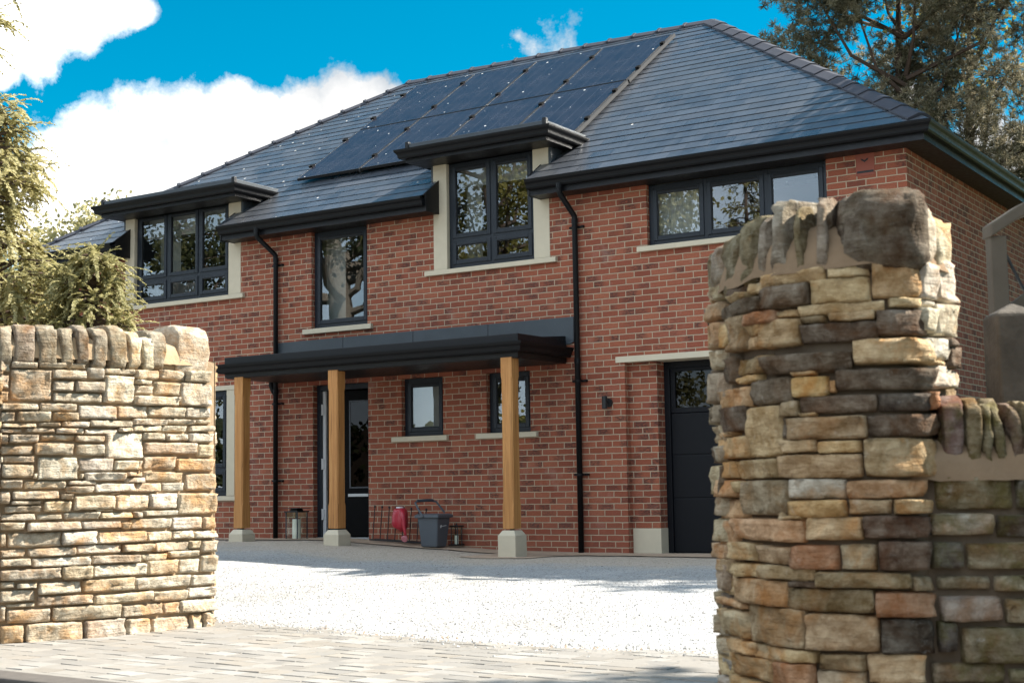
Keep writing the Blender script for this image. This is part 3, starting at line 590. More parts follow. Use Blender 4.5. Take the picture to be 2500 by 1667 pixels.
# ---- eaves -----------------------------------------------------------
OGEE = [(0,-.118),(.052,-.118),(.066,-.100),(.070,-.074),(.078,-.055),(.098,-.034),(.106,-.016),(.108,0),(.098,.0),(.094,-.014),(.03,-.03),(0,-.03)]
FASC = [(-.02,-.19),(.0,-.19),(.0,-.13),(.006,-.128),(.006,-.02),(-.02,-.0)]
def eave(path, zg):
    p = [(x, y, zg) for x, y in path]
    f = MB().sweep(FASC, p).build('fascia', M['black_board'], house)
    g_ = MB().sweep([(o+.009, z) for o, z in OGEE], p).build('gutter', M['black_gutter'], f)
    return f
ZG = 4.602
eave([(-9.385,-.29),(-4.43,-.29),(-4.43,8.49),(-18.88,8.49),(-18.88,-.29),(-16.86,-.29)], ZG)
eave([(-14.645,-.29),(-10.99,-.29)], ZG)
sf = MB()
for a, b in ((-9.375,-4.44),(-14.64,-10.99),(-18.87,-16.86)): sf.box(a, b, -.27, .06, 4.414, 4.424)
sf.box(-4.74, -4.44, .06, 8.2, 4.414, 4.424); sf.box(-18.87, -18.55, .06, 8.2, 4.414, 4.424); sf.box(-18.87, -4.44, 8.2, 8.47, 4.414, 4.424)
# closing boards at the cut ends of the eaves
for xe, t in ((-9.395, .02), (-14.66, .02), (-10.99, .02), (-16.86, .02)):
    pts = [(xe, -.30, 4.41), (xe, .02, 4.41), (xe, .02, roof_z(.02)+.012), (xe, -.30, roof_z(-.30)+.012)]
    sf.prism(pts, (t, 0, 0))
sf.build('soffit', M['soffit_board'], house)

# ---- windows -------------------------------------------------------
def window(x0, x1, z0, z1, y, cols=(), rows=(), label=None, vents=True, fw=.062, sw=.058):
    xs = [x0] + list(cols) + [x1]; zs = [z0] + list(rows) + [z1]
    f = MB(); m = .026
    for i, xx in enumerate(xs):
        a, b = (xx, xx+fw) if i == 0 else ((xx-fw, xx) if i == len(xs)-1 else (xx-m, xx+m))
        f.box(a, b, y, y+.07, z0, z1)
    for j, zz in enumerate(zs):
        c, d = (zz, zz+fw) if j == 0 else ((zz-fw, zz) if j == len(zs)-1 else (zz-m, zz+m))
        for i in range(len(xs)-1):
            a = xs[i] + (fw if i == 0 else m); b = xs[i+1] - (fw if i == len(xs)-2 else m)
            f.box(a, b, y+.0005, y+.07, c, d)
    wn = f.build('window', M['window_frame'], house, .004)
    s = MB(); p = MB(); seal = MB(); v = MB()
    for i in range(len(xs)-1):
        for j in range(len(zs)-1):
            a = xs[i] + (fw if i == 0 else m) - .008; b = xs[i+1] - (fw if i == len(xs)-2 else m) + .008
            c = zs[j] + (fw if j == 0 else m) - .008; d = zs[j+1] - (fw if j == len(zs)-2 else m) + .008
            yy = y-.014
            g_ = .004
            s.box(a+g_, a+sw, yy, yy+.05, c+g_, d-g_); s.box(b-sw, b-g_, yy, yy+.05, c+g_, d-g_)
            s.box(a+sw, b-sw, yy+.0004, yy+.05, c+g_, c+sw); s.box(a+sw, b-sw, yy+.0004, yy+.05, d-sw, d-g_)
            for (p0, p1, q0, q1) in ((a+sw, a+sw+.008, c+sw, d-sw), (b-sw-.008, b-sw, c+sw, d-sw), (a+sw+.008, b-sw-.008, c+sw, c+sw+.008), (a+sw+.008, b-sw-.008, d-sw-.008, d-sw)):
                seal.box(p0, p1, yy+.012, yy+.03, q0, q1)
            p.box(a+sw-.004, b-sw+.004, yy+.024, yy+.028, c+sw-.004, d-sw+.004)
            if vents and j == len(zs)-2 and d-c > .4:
                v.box(a+sw+.02, b-sw-.02, yy-.012, yy-.0005, d-sw+.016, d-sw+.034)
    s.build('sash', M['window_frame'], wn, .006); seal.build('glazing_seal', M['seal_black'], wn)
    p.build('pane', M['glass'], wn)
    if vents and v.v: v.build('vent', M['black_board'], wn, .003)
    if label: wn['label'] = label
    return wn
def sill(wn, x0, x1, z0, z1, proud=.055):
    q = MB(); q.add([(x0,-proud,z0),(x1,-proud,z0),(x1,.1,z0),(x0,.1,z0),(x0,-proud,z1-.006),(x1,-proud,z1-.006),(x1,.1,z1+.004),(x0,.1,z1+.004)],
                    [(0,3,2,1),(4,5,6,7),(0,1,5,4),(1,2,6,5),(2,3,7,6),(3,0,4,7)])
    return q.build('sill', M['cast_stone'], wn, .005)
def cloth(wn, x0, x1, z0, z1, y, m='blind_fabric', fold=0, name='curtain'):
    mb = MB(); n = max(2, int((x1-x0)/.02)) if fold else 1
    vs = []; fs = []
    for i in range(n+1):
        x = x0+(x1-x0)*i/n; yy = y + fold*math.sin(x*55+math.sin(x*19)*1.4)
        vs += [(x, yy, z0), (x, yy, z1)]
    for i in range(n): fs.append((2*i, 2*i+2, 2*i+3, 2*i+1))
    mb.add(vs, fs); return mb.build(name, M[m], wn, smooth=bool(fold), recalc=False)

def surround(wn, a, b, c, d, z0, z1):
    for e0, e1 in ((a, b), (c, d)):
        q = MB(); q.box(e0, e1, -.006, .16, z0, z1); q.build('stone_jamb', M['cast_stone'], wn, .006)
wd1 = window(-16.755, -14.775, 3.668, 5.085, .055, (-16.085, -15.425), (4.04,), 'three light dormer window on the left')
surround(wd1, -16.952, -16.755, -14.775, -14.531, 3.668, 5.11); sill(wd1, -17.03, -14.446, 3.598, 3.666)
cloth(wd1, -16.7, -16.28, 3.7, 5.05, .5, 'plaster', .012); cloth(wd1, -16.7, -14.8, 4.72, 5.08, .26, name='blind'); cloth(wd1, -16.7, -15.55, 3.7, 3.98, .3, 'blind_fabric', .01, 'blind')
wd2 = window(-10.850, -9.505, 3.668, 5.085, .055, (-10.172,), (4.05,), 'two light dormer window above the porch')
surround(wd2, -11.068, -10.850, -9.505, -9.269, 3.668, 5.11); sill(wd2, -11.19, -9.162, 3.598, 3.666)
cloth(wd2, -10.8, -9.55, 4.78, 5.08, .26, name='blind'); cloth(wd2, -10.8, -10.55, 3.7, 5.0, .4, 'plaster', .012)
wst = window(-13.19, -12.193, 3.052, 4.415, .07, label='tall single stair window with bare branches mirrored in it')
sill(wst, -13.313, -12.097, 2.975, 3.05)
cloth(wst, -13.2, -12.85, 2.9, 4.4, .34, 'plaster')
wga = window(-7.90, -5.631, 3.668, 4.412, .065, (-7.15, -6.385), (), 'wide three light window over the garage door')
sill(wga, -8.021, -5.5, 3.598, 3.666)
cloth(wga, -7.9, -7.2, 3.7, 4.4, .2, 'blind_fabric', .012)
ww1 = window(-11.625, -10.947, 1.50, 2.266, .075, label='small square window with pale blind, left of the pair under the porch')
sill(ww1, -11.755, -10.859, 1.43, 1.50); cloth(ww1, -11.65, -11.0, 1.56, 2.2, .26, 'plaster', name='blind')
ww2 = window(-10.262, -9.602, 1.50, 2.266, .075, label='small square window partly hidden by an oak post')
sill(ww2, -10.401, -9.488, 1.43, 1.50)
wlo = window(-16.74, -14.80, .752, 2.272, .05, (-15.77,), (1.14,), 'ground floor window beside the stone gate wall')
surround(wlo, -16.9, -16.74, -14.80, -14.64, .752, 2.274); sill(wlo, -17.0, -14.6, .683, .75, .03)

# ---- dormers -------------------------------------------------------
def dormer(x0, x1, fx0, fx1, zt, lab):
    """x0,x1 outer faces of the cheeks; fx0,fx1 fascia; zt gutter top"""
    q = MB(); zb = zt-.155
    q.box(fx0+.02, fx1-.02, -.35, .80, zb, zt+.06)
    dm = q.build('dormer', M['black_board'], house); dm['label'] = lab
    for a, t in ((x0, .035), (x1-.035, .035)):
        c = MB()
        pts = [(a, -.001, roof_z(0)-.25), (a, -.001, zb), (a, .62, zb), (a, .62, roof_z(.62)-.25)]
        c.prism(pts, (t, 0, 0)); c.build('cheek', M['lead'], dm)
    p = [(fx0, .62, zt), (fx0, -.37, zt), (fx1, -.37, zt), (fx1, .62, zt)]
    MB().sweep([(-.03,-.165),(0,-.165),(0,-.12),(.006,-.118),(.006,-.01),(-.03,0)], p).build('fascia', M['black_board'], dm)
    MB().sweep([(o+.009, z) for o, z in OGEE], p).build('gutter', M['black_gutter'], dm)
    u = MB().sweep([(-.045,-.01),(-.005,-.01),(-.005,.085),(-.045,.085)], [(fx0, .80, zt), (fx0, -.37, zt), (fx1, -.37, zt), (fx1, .80, zt)])
    u.build('roof_trim', M['lead'], dm, .004)
    for xa in (fx0-.004, fx1-.051):
        u = MB(); u.box(xa, xa+.055, -.376, -.32, zt+.0, zt+.115); u.build('trim_corner', M['black_board'], dm, .003)
    s = MB(); s.box(fx0+.01, fx1-.01, -.36, .05, zb-.012, zb-.002); s.box(x0, x1, -.005, .12, 5.085, zb-.012)
    s.build('soffit', M['soffit_board'], dm)
    return dm
dormer(-16.99, -14.49, -17.09, -14.315, 5.185, 'dormer with three light window at the left')
dormer(-11.10, -9.235, -11.245, -9.075, 5.238, 'dormer with two light window near the middle')

# ---- front door ----------------------------------------------------
f = MB(); x0, x1, z0, z1, y = -13.165, -12.188, .165, 2.258, .085
f.box(x0, x0+.075, y, y+.07, z0, z1); f.box(x1-.075, x1, y, y+.07, z0, z1); f.box(x0+.075, x1-.075, y+.001, y+.07, z1-.075, z1)
dr = f.build('front_door', M['window_frame'], house, .004); dr['label'] = 'black front door standing ajar behind the middle oak post'
q = MB(); q.box(x0+.02, x1-.02, y-.05, y+.12, .135, .168); q.build('threshold', M['steel'], dr, .003)
q = MB(); q.box(x0+.075, x0+.125, y+.035, y+.075, .17, z1-.08); q.build('hinge_edge', M['white_frame'], dr, .003)
h = MB()
for zz in (.48, 1.17, 1.92):
    h = MB(); h.box(x0+.078, x0+.105, y+.012, y+.036, zz-.07, zz+.07); h.lathe((x0+.082, y+.012, zz), [(.011,-.075),(.011,.075)], 8)
    h.build('hinge', M['white_frame'], dr)
ang = math.radians(17); hx, hy = x0+.135, y+.075
def leafpt(u, d, z): return (hx + u*math.cos(ang) - d*math.sin(ang), hy + u*math.sin(ang) + d*math.cos(ang), z)
def leafbox(mb, u0, u1, d0, d1, c, d):
    vs = [leafpt(*p) for p in ((u0,d0,c),(u1,d0,c),(u1,d1,c),(u0,d1,c),(u0,d0,d),(u1,d0,d),(u1,d1,d),(u0,d1,d))]
    mb.add(vs, [(0,3,2,1),(4,5,6,7),(0,1,5,4),(1,2,6,5),(2,3,7,6),(3,0,4,7)])
q = MB(); leafbox(q, 0, .82, 0, .06, .175, z1-.08); lf = q.build('door_leaf', M['door_skin'], dr, .004)
q = MB(); leafbox(q, .34, .62, -.004, .01, .85, 2.02); q.build('door_glass', M['dark_glass'], lf)
q = MB()
for a, b, c, d in ((.32,.34,.83,2.04),(.62,.64,.83,2.04),(.34,.62,.83,.85),(.34,.62,2.02,2.04)): leafbox(q, a, b, -.012, .01, c, d)
q.build('glass_trim', M['dark_plastic'], lf)
q = MB(); leafbox(q, .30, .60, -.014, .0, .715, .755); q.build('letter_plate', M['steel'], lf, .003)
q = MB(); leafbox(q, .70, .722, -.05, -.03, .7, 1.7); leafbox(q, .702, .72, -.03, .0, .75, .77); leafbox(q, .702, .72, -.03, .0, 1.63, 1.65); q.build('handle', M['steel'], lf, .003)

# ---- garage door ---------------------------------------------------
f = MB(); f.box(-7.875, -7.80, .29, .40, 0, 2.283); f.box(-5.38, -5.30, .29, .40, 0, 2.283); f.box(-7.80, -5.38, .291, .40, 2.205, 2.283)
gd = f.build('garage_door', M['garage_panel'], house, .004); gd['label'] = 'black sectional garage door with glazed top panel'
p = MB()
for c, d in ((.015, .644), (.656, 1.155), (1.167, 1.655)): p.box(-7.80, -5.38, .318, .35, c, d)
p.box(-7.80, -5.38, .325, .35, 0, 1.66)
p.build('door_panel', M['garage_panel'], gd, .006)
p = MB(); p.box(-7.80, -5.38, .316, .35, 1.665, 1.725); p.box(-7.80, -5.38, .316, .35, 2.16, 2.205)
for a in (-7.80, -6.62, -5.44): p.box(a, a+.06, .3165, .35, 1.725, 2.16)
p.build('glazing_frame', M['garage_panel'], gd, .004)
p = MB(); p.box(-7.78, -5.4, .335, .34, 1.7, 2.18); p.build('garage_pane', M['garage_glass'], gd)

# ---- porch canopy -----------------------------------------------------
q = MB(); q.add([(-13.74,-1.12,2.33),(-9.06,-1.12,2.33),(-9.06,-.002,2.33),(-13.74,-.002,2.33),(-13.74,-1.12,2.555),(-9.06,-1.12,2.555),(-9.06,-.002,2.66),(-13.74,-.002,2.66)],
                [(0,3,2,1),(4,5,6,7),(0,1,5,4),(1,2,6,5),(2,3,7,6),(3,0,4,7)])
po = q.build('porch_canopy', M['black_board'], house)
p = [(-13.75,-.10,2.505),(-13.75,-1.13,2.505),(-9.05,-1.13,2.505),(-9.05,-.03,2.505)]
MB().sweep([(-.02,-.175),(-.004,-.175),(-.004,-.12),(.006,-.115),(.006,-.01),(-.02,0)], p).build('fascia', M['soffit_board'], po)
MB().sweep([(o+.009, z) for o, z in OGEE], p).build('gutter', M['black_gutter'], po)
MB().sweep([(-.055,.0),(.0,.0),(.0,.10),(-.055,.10)], [(-13.75,-.03,2.505),(-13.75,-1.13,2.505),(-9.05,-1.13,2.505),(-9.05,-.03,2.505)]).build('roof_trim', M['black_board'], po, .004)
q = MB(); q.box(-13.73, -9.07, -1.11, -.001, 2.318, 2.329); q.build('soffit', M['soffit_board'], po)
fl = MB()
for a, b in ((-13.81,-12.62),(-12.612,-11.42),(-11.412,-10.22),(-10.212,-8.945)):
    fl.add([(a,-.016,2.60),(b,-.016,2.60),(b,-.012,2.893),(a,-.012,2.893),(a,-.0,2.60),(b,-.0,2.60),(b,-.0,2.893),(a,-.0,2.893)],
           [(0,3,2,1),(4,5,6,7),(0,1,5,4),(1,2,6,5),(2,3,7,6),(3,0,4,7)])
fl.prism([(-9.07,-.018,2.60),(-8.945,-.018,2.60),(-8.945,-.018,2.58),(-9.0,-.018,2.555),(-9.07,-.018,2.555)], (0,.016,0))
fl.build('lead_flashing', M['lead'], po, .002)
def post(px, py, zb, zt, name='oak_post'):
    h = .0775; c = .016
    q = MB()
    def ring(z, c):
        return [(px-h+c,py-h,z),(px+h-c,py-h,z),(px+h,py-h+c,z),(px+h,py+h-c,z),(px+h-c,py+h,z),(px-h+c,py+h,z),(px-h,py+h-c,z),(px-h,py-h+c,z)]
    lv = [(zb+.018,.002),(zb+.30,.002),(zb+.34,c),(zt-.26,c),(zt-.22,.002),(zt,.002)]
    vs = [p for z, c_ in lv for p in ring(z, c_)]; fs = []
    for i in range(len(lv)-1):
        for k in range(8): fs.append((i*8+k, i*8+(k+1)%8, (i+1)*8+(k+1)%8, (i+1)*8+k))
    fs += [tuple(reversed(range(8))), tuple(range(40, 48))]
    q.add(vs, fs)
    o = q.build(name, M['oak'], po)
    return o
for (px, zb, lab) in ((-13.497, .10, 'left oak post'), (-11.865, .085, 'middle oak post in front of the door'), (-9.222, -.01, 'right oak post')):
    o = post(px, -1.05, .31, 2.33); o['label'] = lab
    b = MB(); h = .122
    b.frustum((px-h,px+h,-1.05-h,-1.05+h), (px-h,px+h,-1.05-h,-1.05+h), zb-.1, .248)
    b.v = [p for p in b.v]
    b.frustum((px-h,px+h,-1.05-h,-1.05+h), (px-.082,px+.082,-1.05-.082,-1.05+.082), .248, .31)
    b.build('post_base', M['cast_stone'], po, .004)
    b = MB(); b.lathe((px, -1.05, .30), [(.03,0),(.03,.03)], 10); b.build('post_shoe', M['iron'], po)

# ---- downpipes ------------------------------------------------------
def pipe(px, ox, zb, brackets):
    R_ = .035
    pts = [(ox,-.345,4.50),(ox,-.345,4.40),(ox+.004,-.335,4.375),(px-.012,-.085,4.165),(px-.002,-.066,4.135),(px,-.062,4.09),(px,-.062,zb)]
    q = MB().tube(pts, R_, 14)
    dp = q.build('downpipe', M['black_gutter'], house, smooth=False)
    for pl in dp.data.polygons: pl.use_smooth = len(pl.vertices) == 4
    k = MB(); k.lathe((ox,-.345,4.44), [(.041,0),(.041,.07)], 14); k.build('pipe_socket', M['black_gutter'], dp)
    for z in (4.07, 2.33 if px > -10 else 2.2):
        k = MB(); k.lathe((px,-.062,z-.03), [(.040,0),(.040,.065)], 14); k.build('pipe_socket', M['black_gutter'], dp)
    for z in brackets:
        k = MB(); k.lathe((px,-.062,z-.015), [(.0395,0),(.0395,.03)], 14); k.box(px-.10, px+.10, -.03, -.0, z-.012, z+.012); k.box(px+.085, px+.105, -.05, -.0, z-.014, z+.014)
        k.build('pipe_bracket', M['black_gutter'], dp)
    return dp
pipe(-8.87, -8.915, .0, (4.0, 2.09, .95))
dpl = pipe(-13.80, -13.905, .13, (4.0, 2.03, .95))
q = MB().tube([(-13.83,-.08,2.42),(-13.87,-.08,2.36),(-13.88,-.07,2.30),(-13.85,-.064,2.22),(-13.81,-.062,2.17)], .036, 12); q.build('pipe_branch', M['black_gutter'], dpl, smooth=True)

# ---- wall lamp -------------------------------------------------------
lp = thing('wall_lamp', 'small black cylinder wall lamp on the brick beside the garage opening', 'lamp', (-8.478, 0, 1.81))
q = MB(); q.lathe((-8.478,-.105,1.732), [(.030,0),(.033,.004),(.033,.147),(.030,.151)], 20); q.build('lamp_body', M['iron'], lp, smooth=False)
q = MB(); q.lathe((-8.478,-.03,1.807), [(.055,0),(.055,.03)], 20, 'y'); q.box(-8.488,-8.468,-.08,-.03,1.797,1.817); q.build('lamp_bracket', M['iron'], lp)

# ---- solar panels ----------------------------------------------------
def roofpt(x, s, lift):
    ca = 1/math.sqrt(1+S*S); sa = S*ca
    return (x, -.36 + s*ca - lift*sa, 4.605 + s*sa + lift*ca)
S0 = (.665+.36)/(1/math.sqrt(1+S*S)) - .05
pos_words = ['first', 'second', 'third', 'fourth']
for rrow in range(2):
    for ci in range(4):
        xa = -13.955 + ci*1.187; xb = xa + 1.165
        sa_ = S0 + rrow*1.815; sb = sa_ + 1.79
        lab = f"{'upper' if rrow else 'lower'} row solar panel, {pos_words[ci]} from the left of its row on the slate roof"
        sp = thing('solar_panel', lab, 'solar panel', roofpt((xa+xb)/2, (sa_+sb)/2, 0), 'solar panels on the front roof slope')
        def slab(mb, a, b, c, d, l0, l1):
            vs = [roofpt(*p) for p in ((a,c,l0),(b,c,l0),(b,d,l0),(a,d,l0),(a,c,l1),(b,c,l1),(b,d,l1),(a,d,l1))]
            mb.add(vs, [(0,3,2,1),(4,5,6,7),(0,1,5,4),(1,2,6,5),(2,3,7,6),(3,0,4,7)])
        q = MB(); slab(q, xa+.012, xb-.012, sa_+.012, sb-.012, .085, .098); q.build('cell_face', M['solar_cells'], sp)
        q = MB()
        for a, b, c, d in ((xa,xb,sa_,sa_+.012),(xa,xb,sb-.012,sb),(xa,xa+.012,sa_+.012,sb-.012),(xb-.012,xb,sa_+.012,sb-.012)): slab(q, a, b, c, d, .06, .1)
        q.build('frame', M['seal_black'], sp)
        for sc_ in (.40, 1.36):
            q = MB(); slab(q, xb-.02, xb+.04, sa_+sc_, sa_+sc_+.07, .095, .125); q.build('clamp', M['clamp_black'], sp)
            if ci == 0: q = MB(); slab(q, xa-.05, xa+.02, sa_+sc_, sa_+sc_+.07, .095, .125); q.build('clamp', M['clamp_black'], sp)
        q = MB(); slab(q, xb+.003, xb+.017 if ci < 3 else xb+.032, sa_-.02, sb+.05, .04, .088); q.build('rail', M['rail_alloy'], sp)
# ------------------------------------------------------------------ small things by the house wall
lan = thing('lantern', 'tall glass sided lantern holding a thick white candle, beside the front door', 'lantern', (-13.25, -.245, .15), 'candle lanterns by the wall')
def make_lantern(root, x0, y1, w, zb, h, big=True):
    x1 = x0+w; y0 = y1-w; t = .012 if big else .008
    q = MB(); q.box(x0-.02, x1+.02, y0-.02, y1+.02, zb, zb+.018); q.build('base', M['iron'], root, .003)
    q = MB()
    for a in (x0, x1-t):
        for b in (y0, y1-t): q.box(a, a+t, b, b+t, zb+.018, zb+h-.05)
    q.build('corner_bar', M['dark_plastic'], root)
    q = MB(); q.box(x0-.015, x1+.015, y0-.015, y1+.015, zb+h-.05, zb+h-.032); q.frustum((x0+.04,x1-.04,y0+.04,y1-.04),(x0+.05,x1-.05,y0+.05,y1-.05), zb+h-.032, zb+h)
    q.box(x0-.03, x1+.03, y0-.03, y1+.03, zb+h, zb+h+.008) if big else None
    q.build('lid', M['iron'], root, .003)
    q = MB()
    for a, b, c, d in ((x0+t,x1-t,y0+.004,y0+.006),(x0+t,x1-t,y1-.006,y1-.004),(x0+.004,x0+.006,y0+t,y1-t),(x1-.006,x1-.004,y0+t,y1-t)): q.box(a,b,c,d,zb+.018,zb+h-.05)
    q.build('lantern_glass', M['thin_glass'], root)
    q = MB(); cx, cy = (x0+x1)/2, (y0+y1)/2; r_ = .058 if big else .025; hh = .265 if big else .11
    q.lathe((cx, cy, zb+.018), [(r_*.96,0),(r_,.01),(r_,hh-.01),(r_*.9,hh),(.01,hh-.012)], 20)
    cd = q.build('candle', M['candle_wax'], root, smooth=False)
    q = MB().tube([(cx,cy,zb+.018+hh-.015),(cx+.002,cy,zb+.018+hh+.015)], .0025, 6); q.build('wick', M['iron'], cd)
make_lantern(lan, -13.355, -.14, .213, .142, .425)
ln2 = thing('lantern', 'small dark lantern half hidden behind the grey caddy bin', 'lantern', (-10.63, -.16, .085), 'candle lanterns by the wall')
make_lantern(ln2, -10.70, -.10, .105, .085, .285, False)

rk = thing('boot_rack', 'black iron boot rack of upright rods with ball tips against the brick wall', 'rack', (-11.45, -.28, .14))
q = MB(); q.box(-11.93, -11.0, -.32, -.29, .148, .168); q.v = [(x, y, z - (.042 if x > -11.5 else 0)) for x, y, z in q.v]; q.build('base_bar', M['iron'], rk)
q = MB(); q.box(-11.93, -11.0, -.20, -.17, .148, .168); q.v = [(x, y, z - (.042 if x > -11.5 else 0)) for x, y, z in q.v]; q.build('base_bar', M['iron'], rk)
for i in range(8):
    xx = -11.88 + i*.1195; zb = .165 - i*.006
    q = MB().tube([(xx-.005, -.30, zb), (xx+.005, -.265, zb+.41)], .0065, 7); rod = q.build('rod', M['iron'], rk)
    q = MB(); cz = zb+.42; q.lathe((xx+.005, -.265, cz), [(.003,-.016),(.012,-.011),(.016,0),(.012,.011),(.003,.016)], 10); q.build('ball_tip', M['iron'], rod, smooth=True)

# red watering can hung upside down on the rack
wc = thing('watering_can', 'red plastic watering can hanging upside down on the black rack, pink rose at the bottom', 'watering can', (-11.34, -.40, .45))
q = MB(); cx, cy = -11.37, -.385
prof = [(.03,.566,.55),(.07,.560,.7),(.092,.54,.8),(.1,.48,.85),(.104,.40,.9),(.104,.345,.92),(.085,.305,.8),(.05,.285,.7),(.01,.28,.6)]
n = 22; vs = []; fs = []
for (r_, z, sy) in prof:
    for k in range(n):
        t = 2*PI*k/n
        sx = abs(math.cos(t))**.8*(1 if math.cos(t) >= 0 else -1); syy = abs(math.sin(t))**.8*(1 if math.sin(t) >= 0 else -1)
        lean = (.45-z)*.05
        vs.append((cx + r_*sx - lean, cy + r_*syy*sy*.95, z + .018*math.sin(t)*0 - .02*sx*(z < .36)))
for i in range(len(prof)-1):
    for k in range(n): fs.append((i*n+k, i*n+(k+1)%n, (i+1)*n+(k+1)%n, (i+1)*n+k))
fs += [tuple(reversed(range(n))), tuple(range((len(prof)-1)*n, len(prof)*n))]
q.add(vs, fs); body = q.build('can_body', M['red_plastic'], wc, smooth=True)
q = MB(); q.lathe((cx-.003, cy, .563), [(.045,0),(.047,.006),(.047,.018),(.03,.02)], 16); q.build('foot_ring', M['white_print'], body)
q = MB().tube([(cx+.075,cy-.05,.54),(cx+.098,cy-.06,.44),(cx+.115,cy-.07,.34),(cx+.135,cy-.075,.26),(cx+.15,cy-.08,.205)], [.038,.036,.026,.018,.015], 12); q.build('spout', M['red_plastic'], wc, smooth=True)
q = MB().tube([(cx-.10,cy,.50),(cx-.135,cy+.02,.44),(cx-.13,cy+.02,.36),(cx-.09,cy,.32)], .014, 10); q.build('handle', M['red_plastic'], wc, smooth=True)
q = MB()
d = Vector((.10,-.75,-.45)).normalized(); b0 = Vector((cx+.152, cy-.082, .20))
q.tube([b0 - d*.004, b0 + d*.035, b0 + d*.045, b0+d*.055], [.018, .042, .045, .040], 18); q.build('rose', M['pink_plastic'], wc)

# grey caddy bin
cb = thing('caddy_bin', 'grey plastic food waste caddy with lid and raised handle by the wall', 'bin', (-10.83, -.38, .075))
def rframe(x0, x1, y0, y1, z): return [(x0,y0,z),(x1,y0,z),(x1,y1,z),(x0,y1,z)]
q = MB(); q.frustum((-10.955,-10.705,-.50,-.29), (-10.99,-10.67,-.53,-.25), .075, .445); bd = q.build('bin_body', M['grey_plastic'], cb, .02, seg=3)
q = MB(); q.box(-11.015,-10.645,-.555,-.225,.440,.478); q.frustum((-11.01,-10.65,-.55,-.23),(-10.98,-10.68,-.52,-.26),.478,.492); q.build('lid', M['grey_plastic'], cb, .008)
q = MB().tube([(-10.87,-.563,.455),(-10.96,-.55,.56),(-11.005,-.545,.635),(-10.995,-.52,.652),(-10.93,-.42,.655),(-10.90,-.34,.655),(-10.865,-.29,.645),(-10.84,-.265,.60),(-10.78,-.222,.50)], [.013]*9, 8); q.build('handle', M['grey_plastic'], cb)
q = MB().tube([(-10.995,-.522,.655),(-10.93,-.42,.66),(-10.885,-.325,.66)], .018, 8); q.build('grip', M['dark_plastic'], cb)
q = MB()
xs_ = -10.6785
for i, (yy, w_, zz, hh) in enumerate([(-.455,.006,.335,.03),(-.447,.008,.345,.026),(-.425,.02,.352,.006),(-.40,.02,.355,.006),(-.375,.016,.358,.006),(-.352,.018,.36,.006)]):
    q.box(xs_-.012, xs_+.0035, yy, yy+w_, zz-.02, zz-.02+hh)
q.build('printed_mark', M['white_print'], bd)

# dark ornament half hidden by the left post
q = MB(); q.lathe((-13.93,-.62,.125), [(.02,0),(.085,.005),(.075,.06),(.055,.13),(.05,.18),(.07,.23),(.08,.29),(.07,.345),(.045,.38),(.01,.392)], 18, sx=.9)
oo = q.build('garden_ornament', M['iron'], None, smooth=True)
tag(oo, 'dark rounded garden ornament half hidden behind the left oak post', 'ornament')

# ------------------------------------------------------------------ ground
def grid(x0, x1, nx, y0, y1, ny, zf):
    vs = []; fs = []
    for j in range(ny+1):
        for i in range(nx+1):
            x = x0+(x1-x0)*i/nx; y = y0+(y1-y0)*j/ny
            vs.append((x, y, zf(x, y)))
    for j in range(ny):
        for i in range(nx):
            a = j*(nx+1)+i; fs.append((a, a+1, a+nx+2, a+nx+1))
    return vs, fs
q = MB(); q.add([(-900,-900,-.12),(900,-900,-.12),(900,900,-.12),(-900,900,-.12)], [(0,1,2,3)])
tag(q.build('ground', M['grass_ground']), kind='structure')
def gz(x, y): return ground_z(x, y) + .012*noise.noise((x*.9, y*.9, 0)) + .008*noise.noise((x*3, y*3, 5))
q = MB(); q.add(*grid(-24, 4, 112, -10.2, .3, 60, lambda x, y: gz(x, y) - .0)); tag(q.build('driveway', M['gravel'], smooth=True), kind='structure')

# loose stones on the gravel: too many to count
q = MB(); rn = random.Random(5)
def pebble(mb, x, y, z, s):
    a = rn.random()*6.28; ca, sa = math.cos(a)*s, math.sin(a)*s; h = s*rn.uniform(.45, .9); k = rn.uniform(.6, 1)
    mb.add([(x+ca,y+sa,z),(x-sa*k,y+ca*k,z),(x-ca,y-sa,z),(x+sa*k,y-ca*k,z),(x+ca*.1,y+sa*.2,z+h),(x,y,z-h*.5)],
           [(0,1,4),(1,2,4),(2,3,4),(3,0,4),(1,0,5),(2,1,5),(3,2,5),(0,3,5)])
def sett_edge(x):     # gravel edge (y) as a function of x
    pts = [(-30,-8.3),(-9.0,-8.55),(-6.23,-8.88),(-5.38,-9.04),(-4.16,-9.26),(-3.38,-9.23),(-2.85,-9.17),(-1,-8.9),(10,-8.0)]
    for (a, b), (c, d) in zip(pts, pts[1:]):
        if a <= x <= c: return b + (d-b)*(x-a)/(c-a)
    return -8
for i in range(30000):
    x = rn.uniform(-11.5, -1.5); y = rn.uniform(-9.3, -1.2)
    if y < sett_edge(x)+.02*rn.random(): continue
    if y > -4 and rn.random() < .45: continue
    pebble(q, x, y, gz(x, y)+.002, rn.choice((.004,.005,.006,.008)))
tag(q.build('loose_gravel', M['gravel'], recalc=False), kind='stuff')
q = MB()
for i in range(900):                        # stones strayed on to the setts
    x = rn.uniform(-9, -2.5); y = sett_edge(x) - abs(rn.gauss(0, .16))
    pebble(q, x, y, .055, rn.choice((.005,.007,.009)))
tag(q.build('loose_gravel', M['gravel'], recalc=False), kind='stuff')

q = MB()
for i in range(2600):                       # darker grit gathered along the edge of the setts
    x = rn.uniform(-9.5, -2.5); y = sett_edge(x) + abs(rn.gauss(0, .10)) - .03
    pebble(q, x, y, gz(x, y)+.012, rn.choice((.005,.007,.009,.012)))
tag(q.build('loose_grit', M['paver_brick'], recalc=False), kind='stuff')
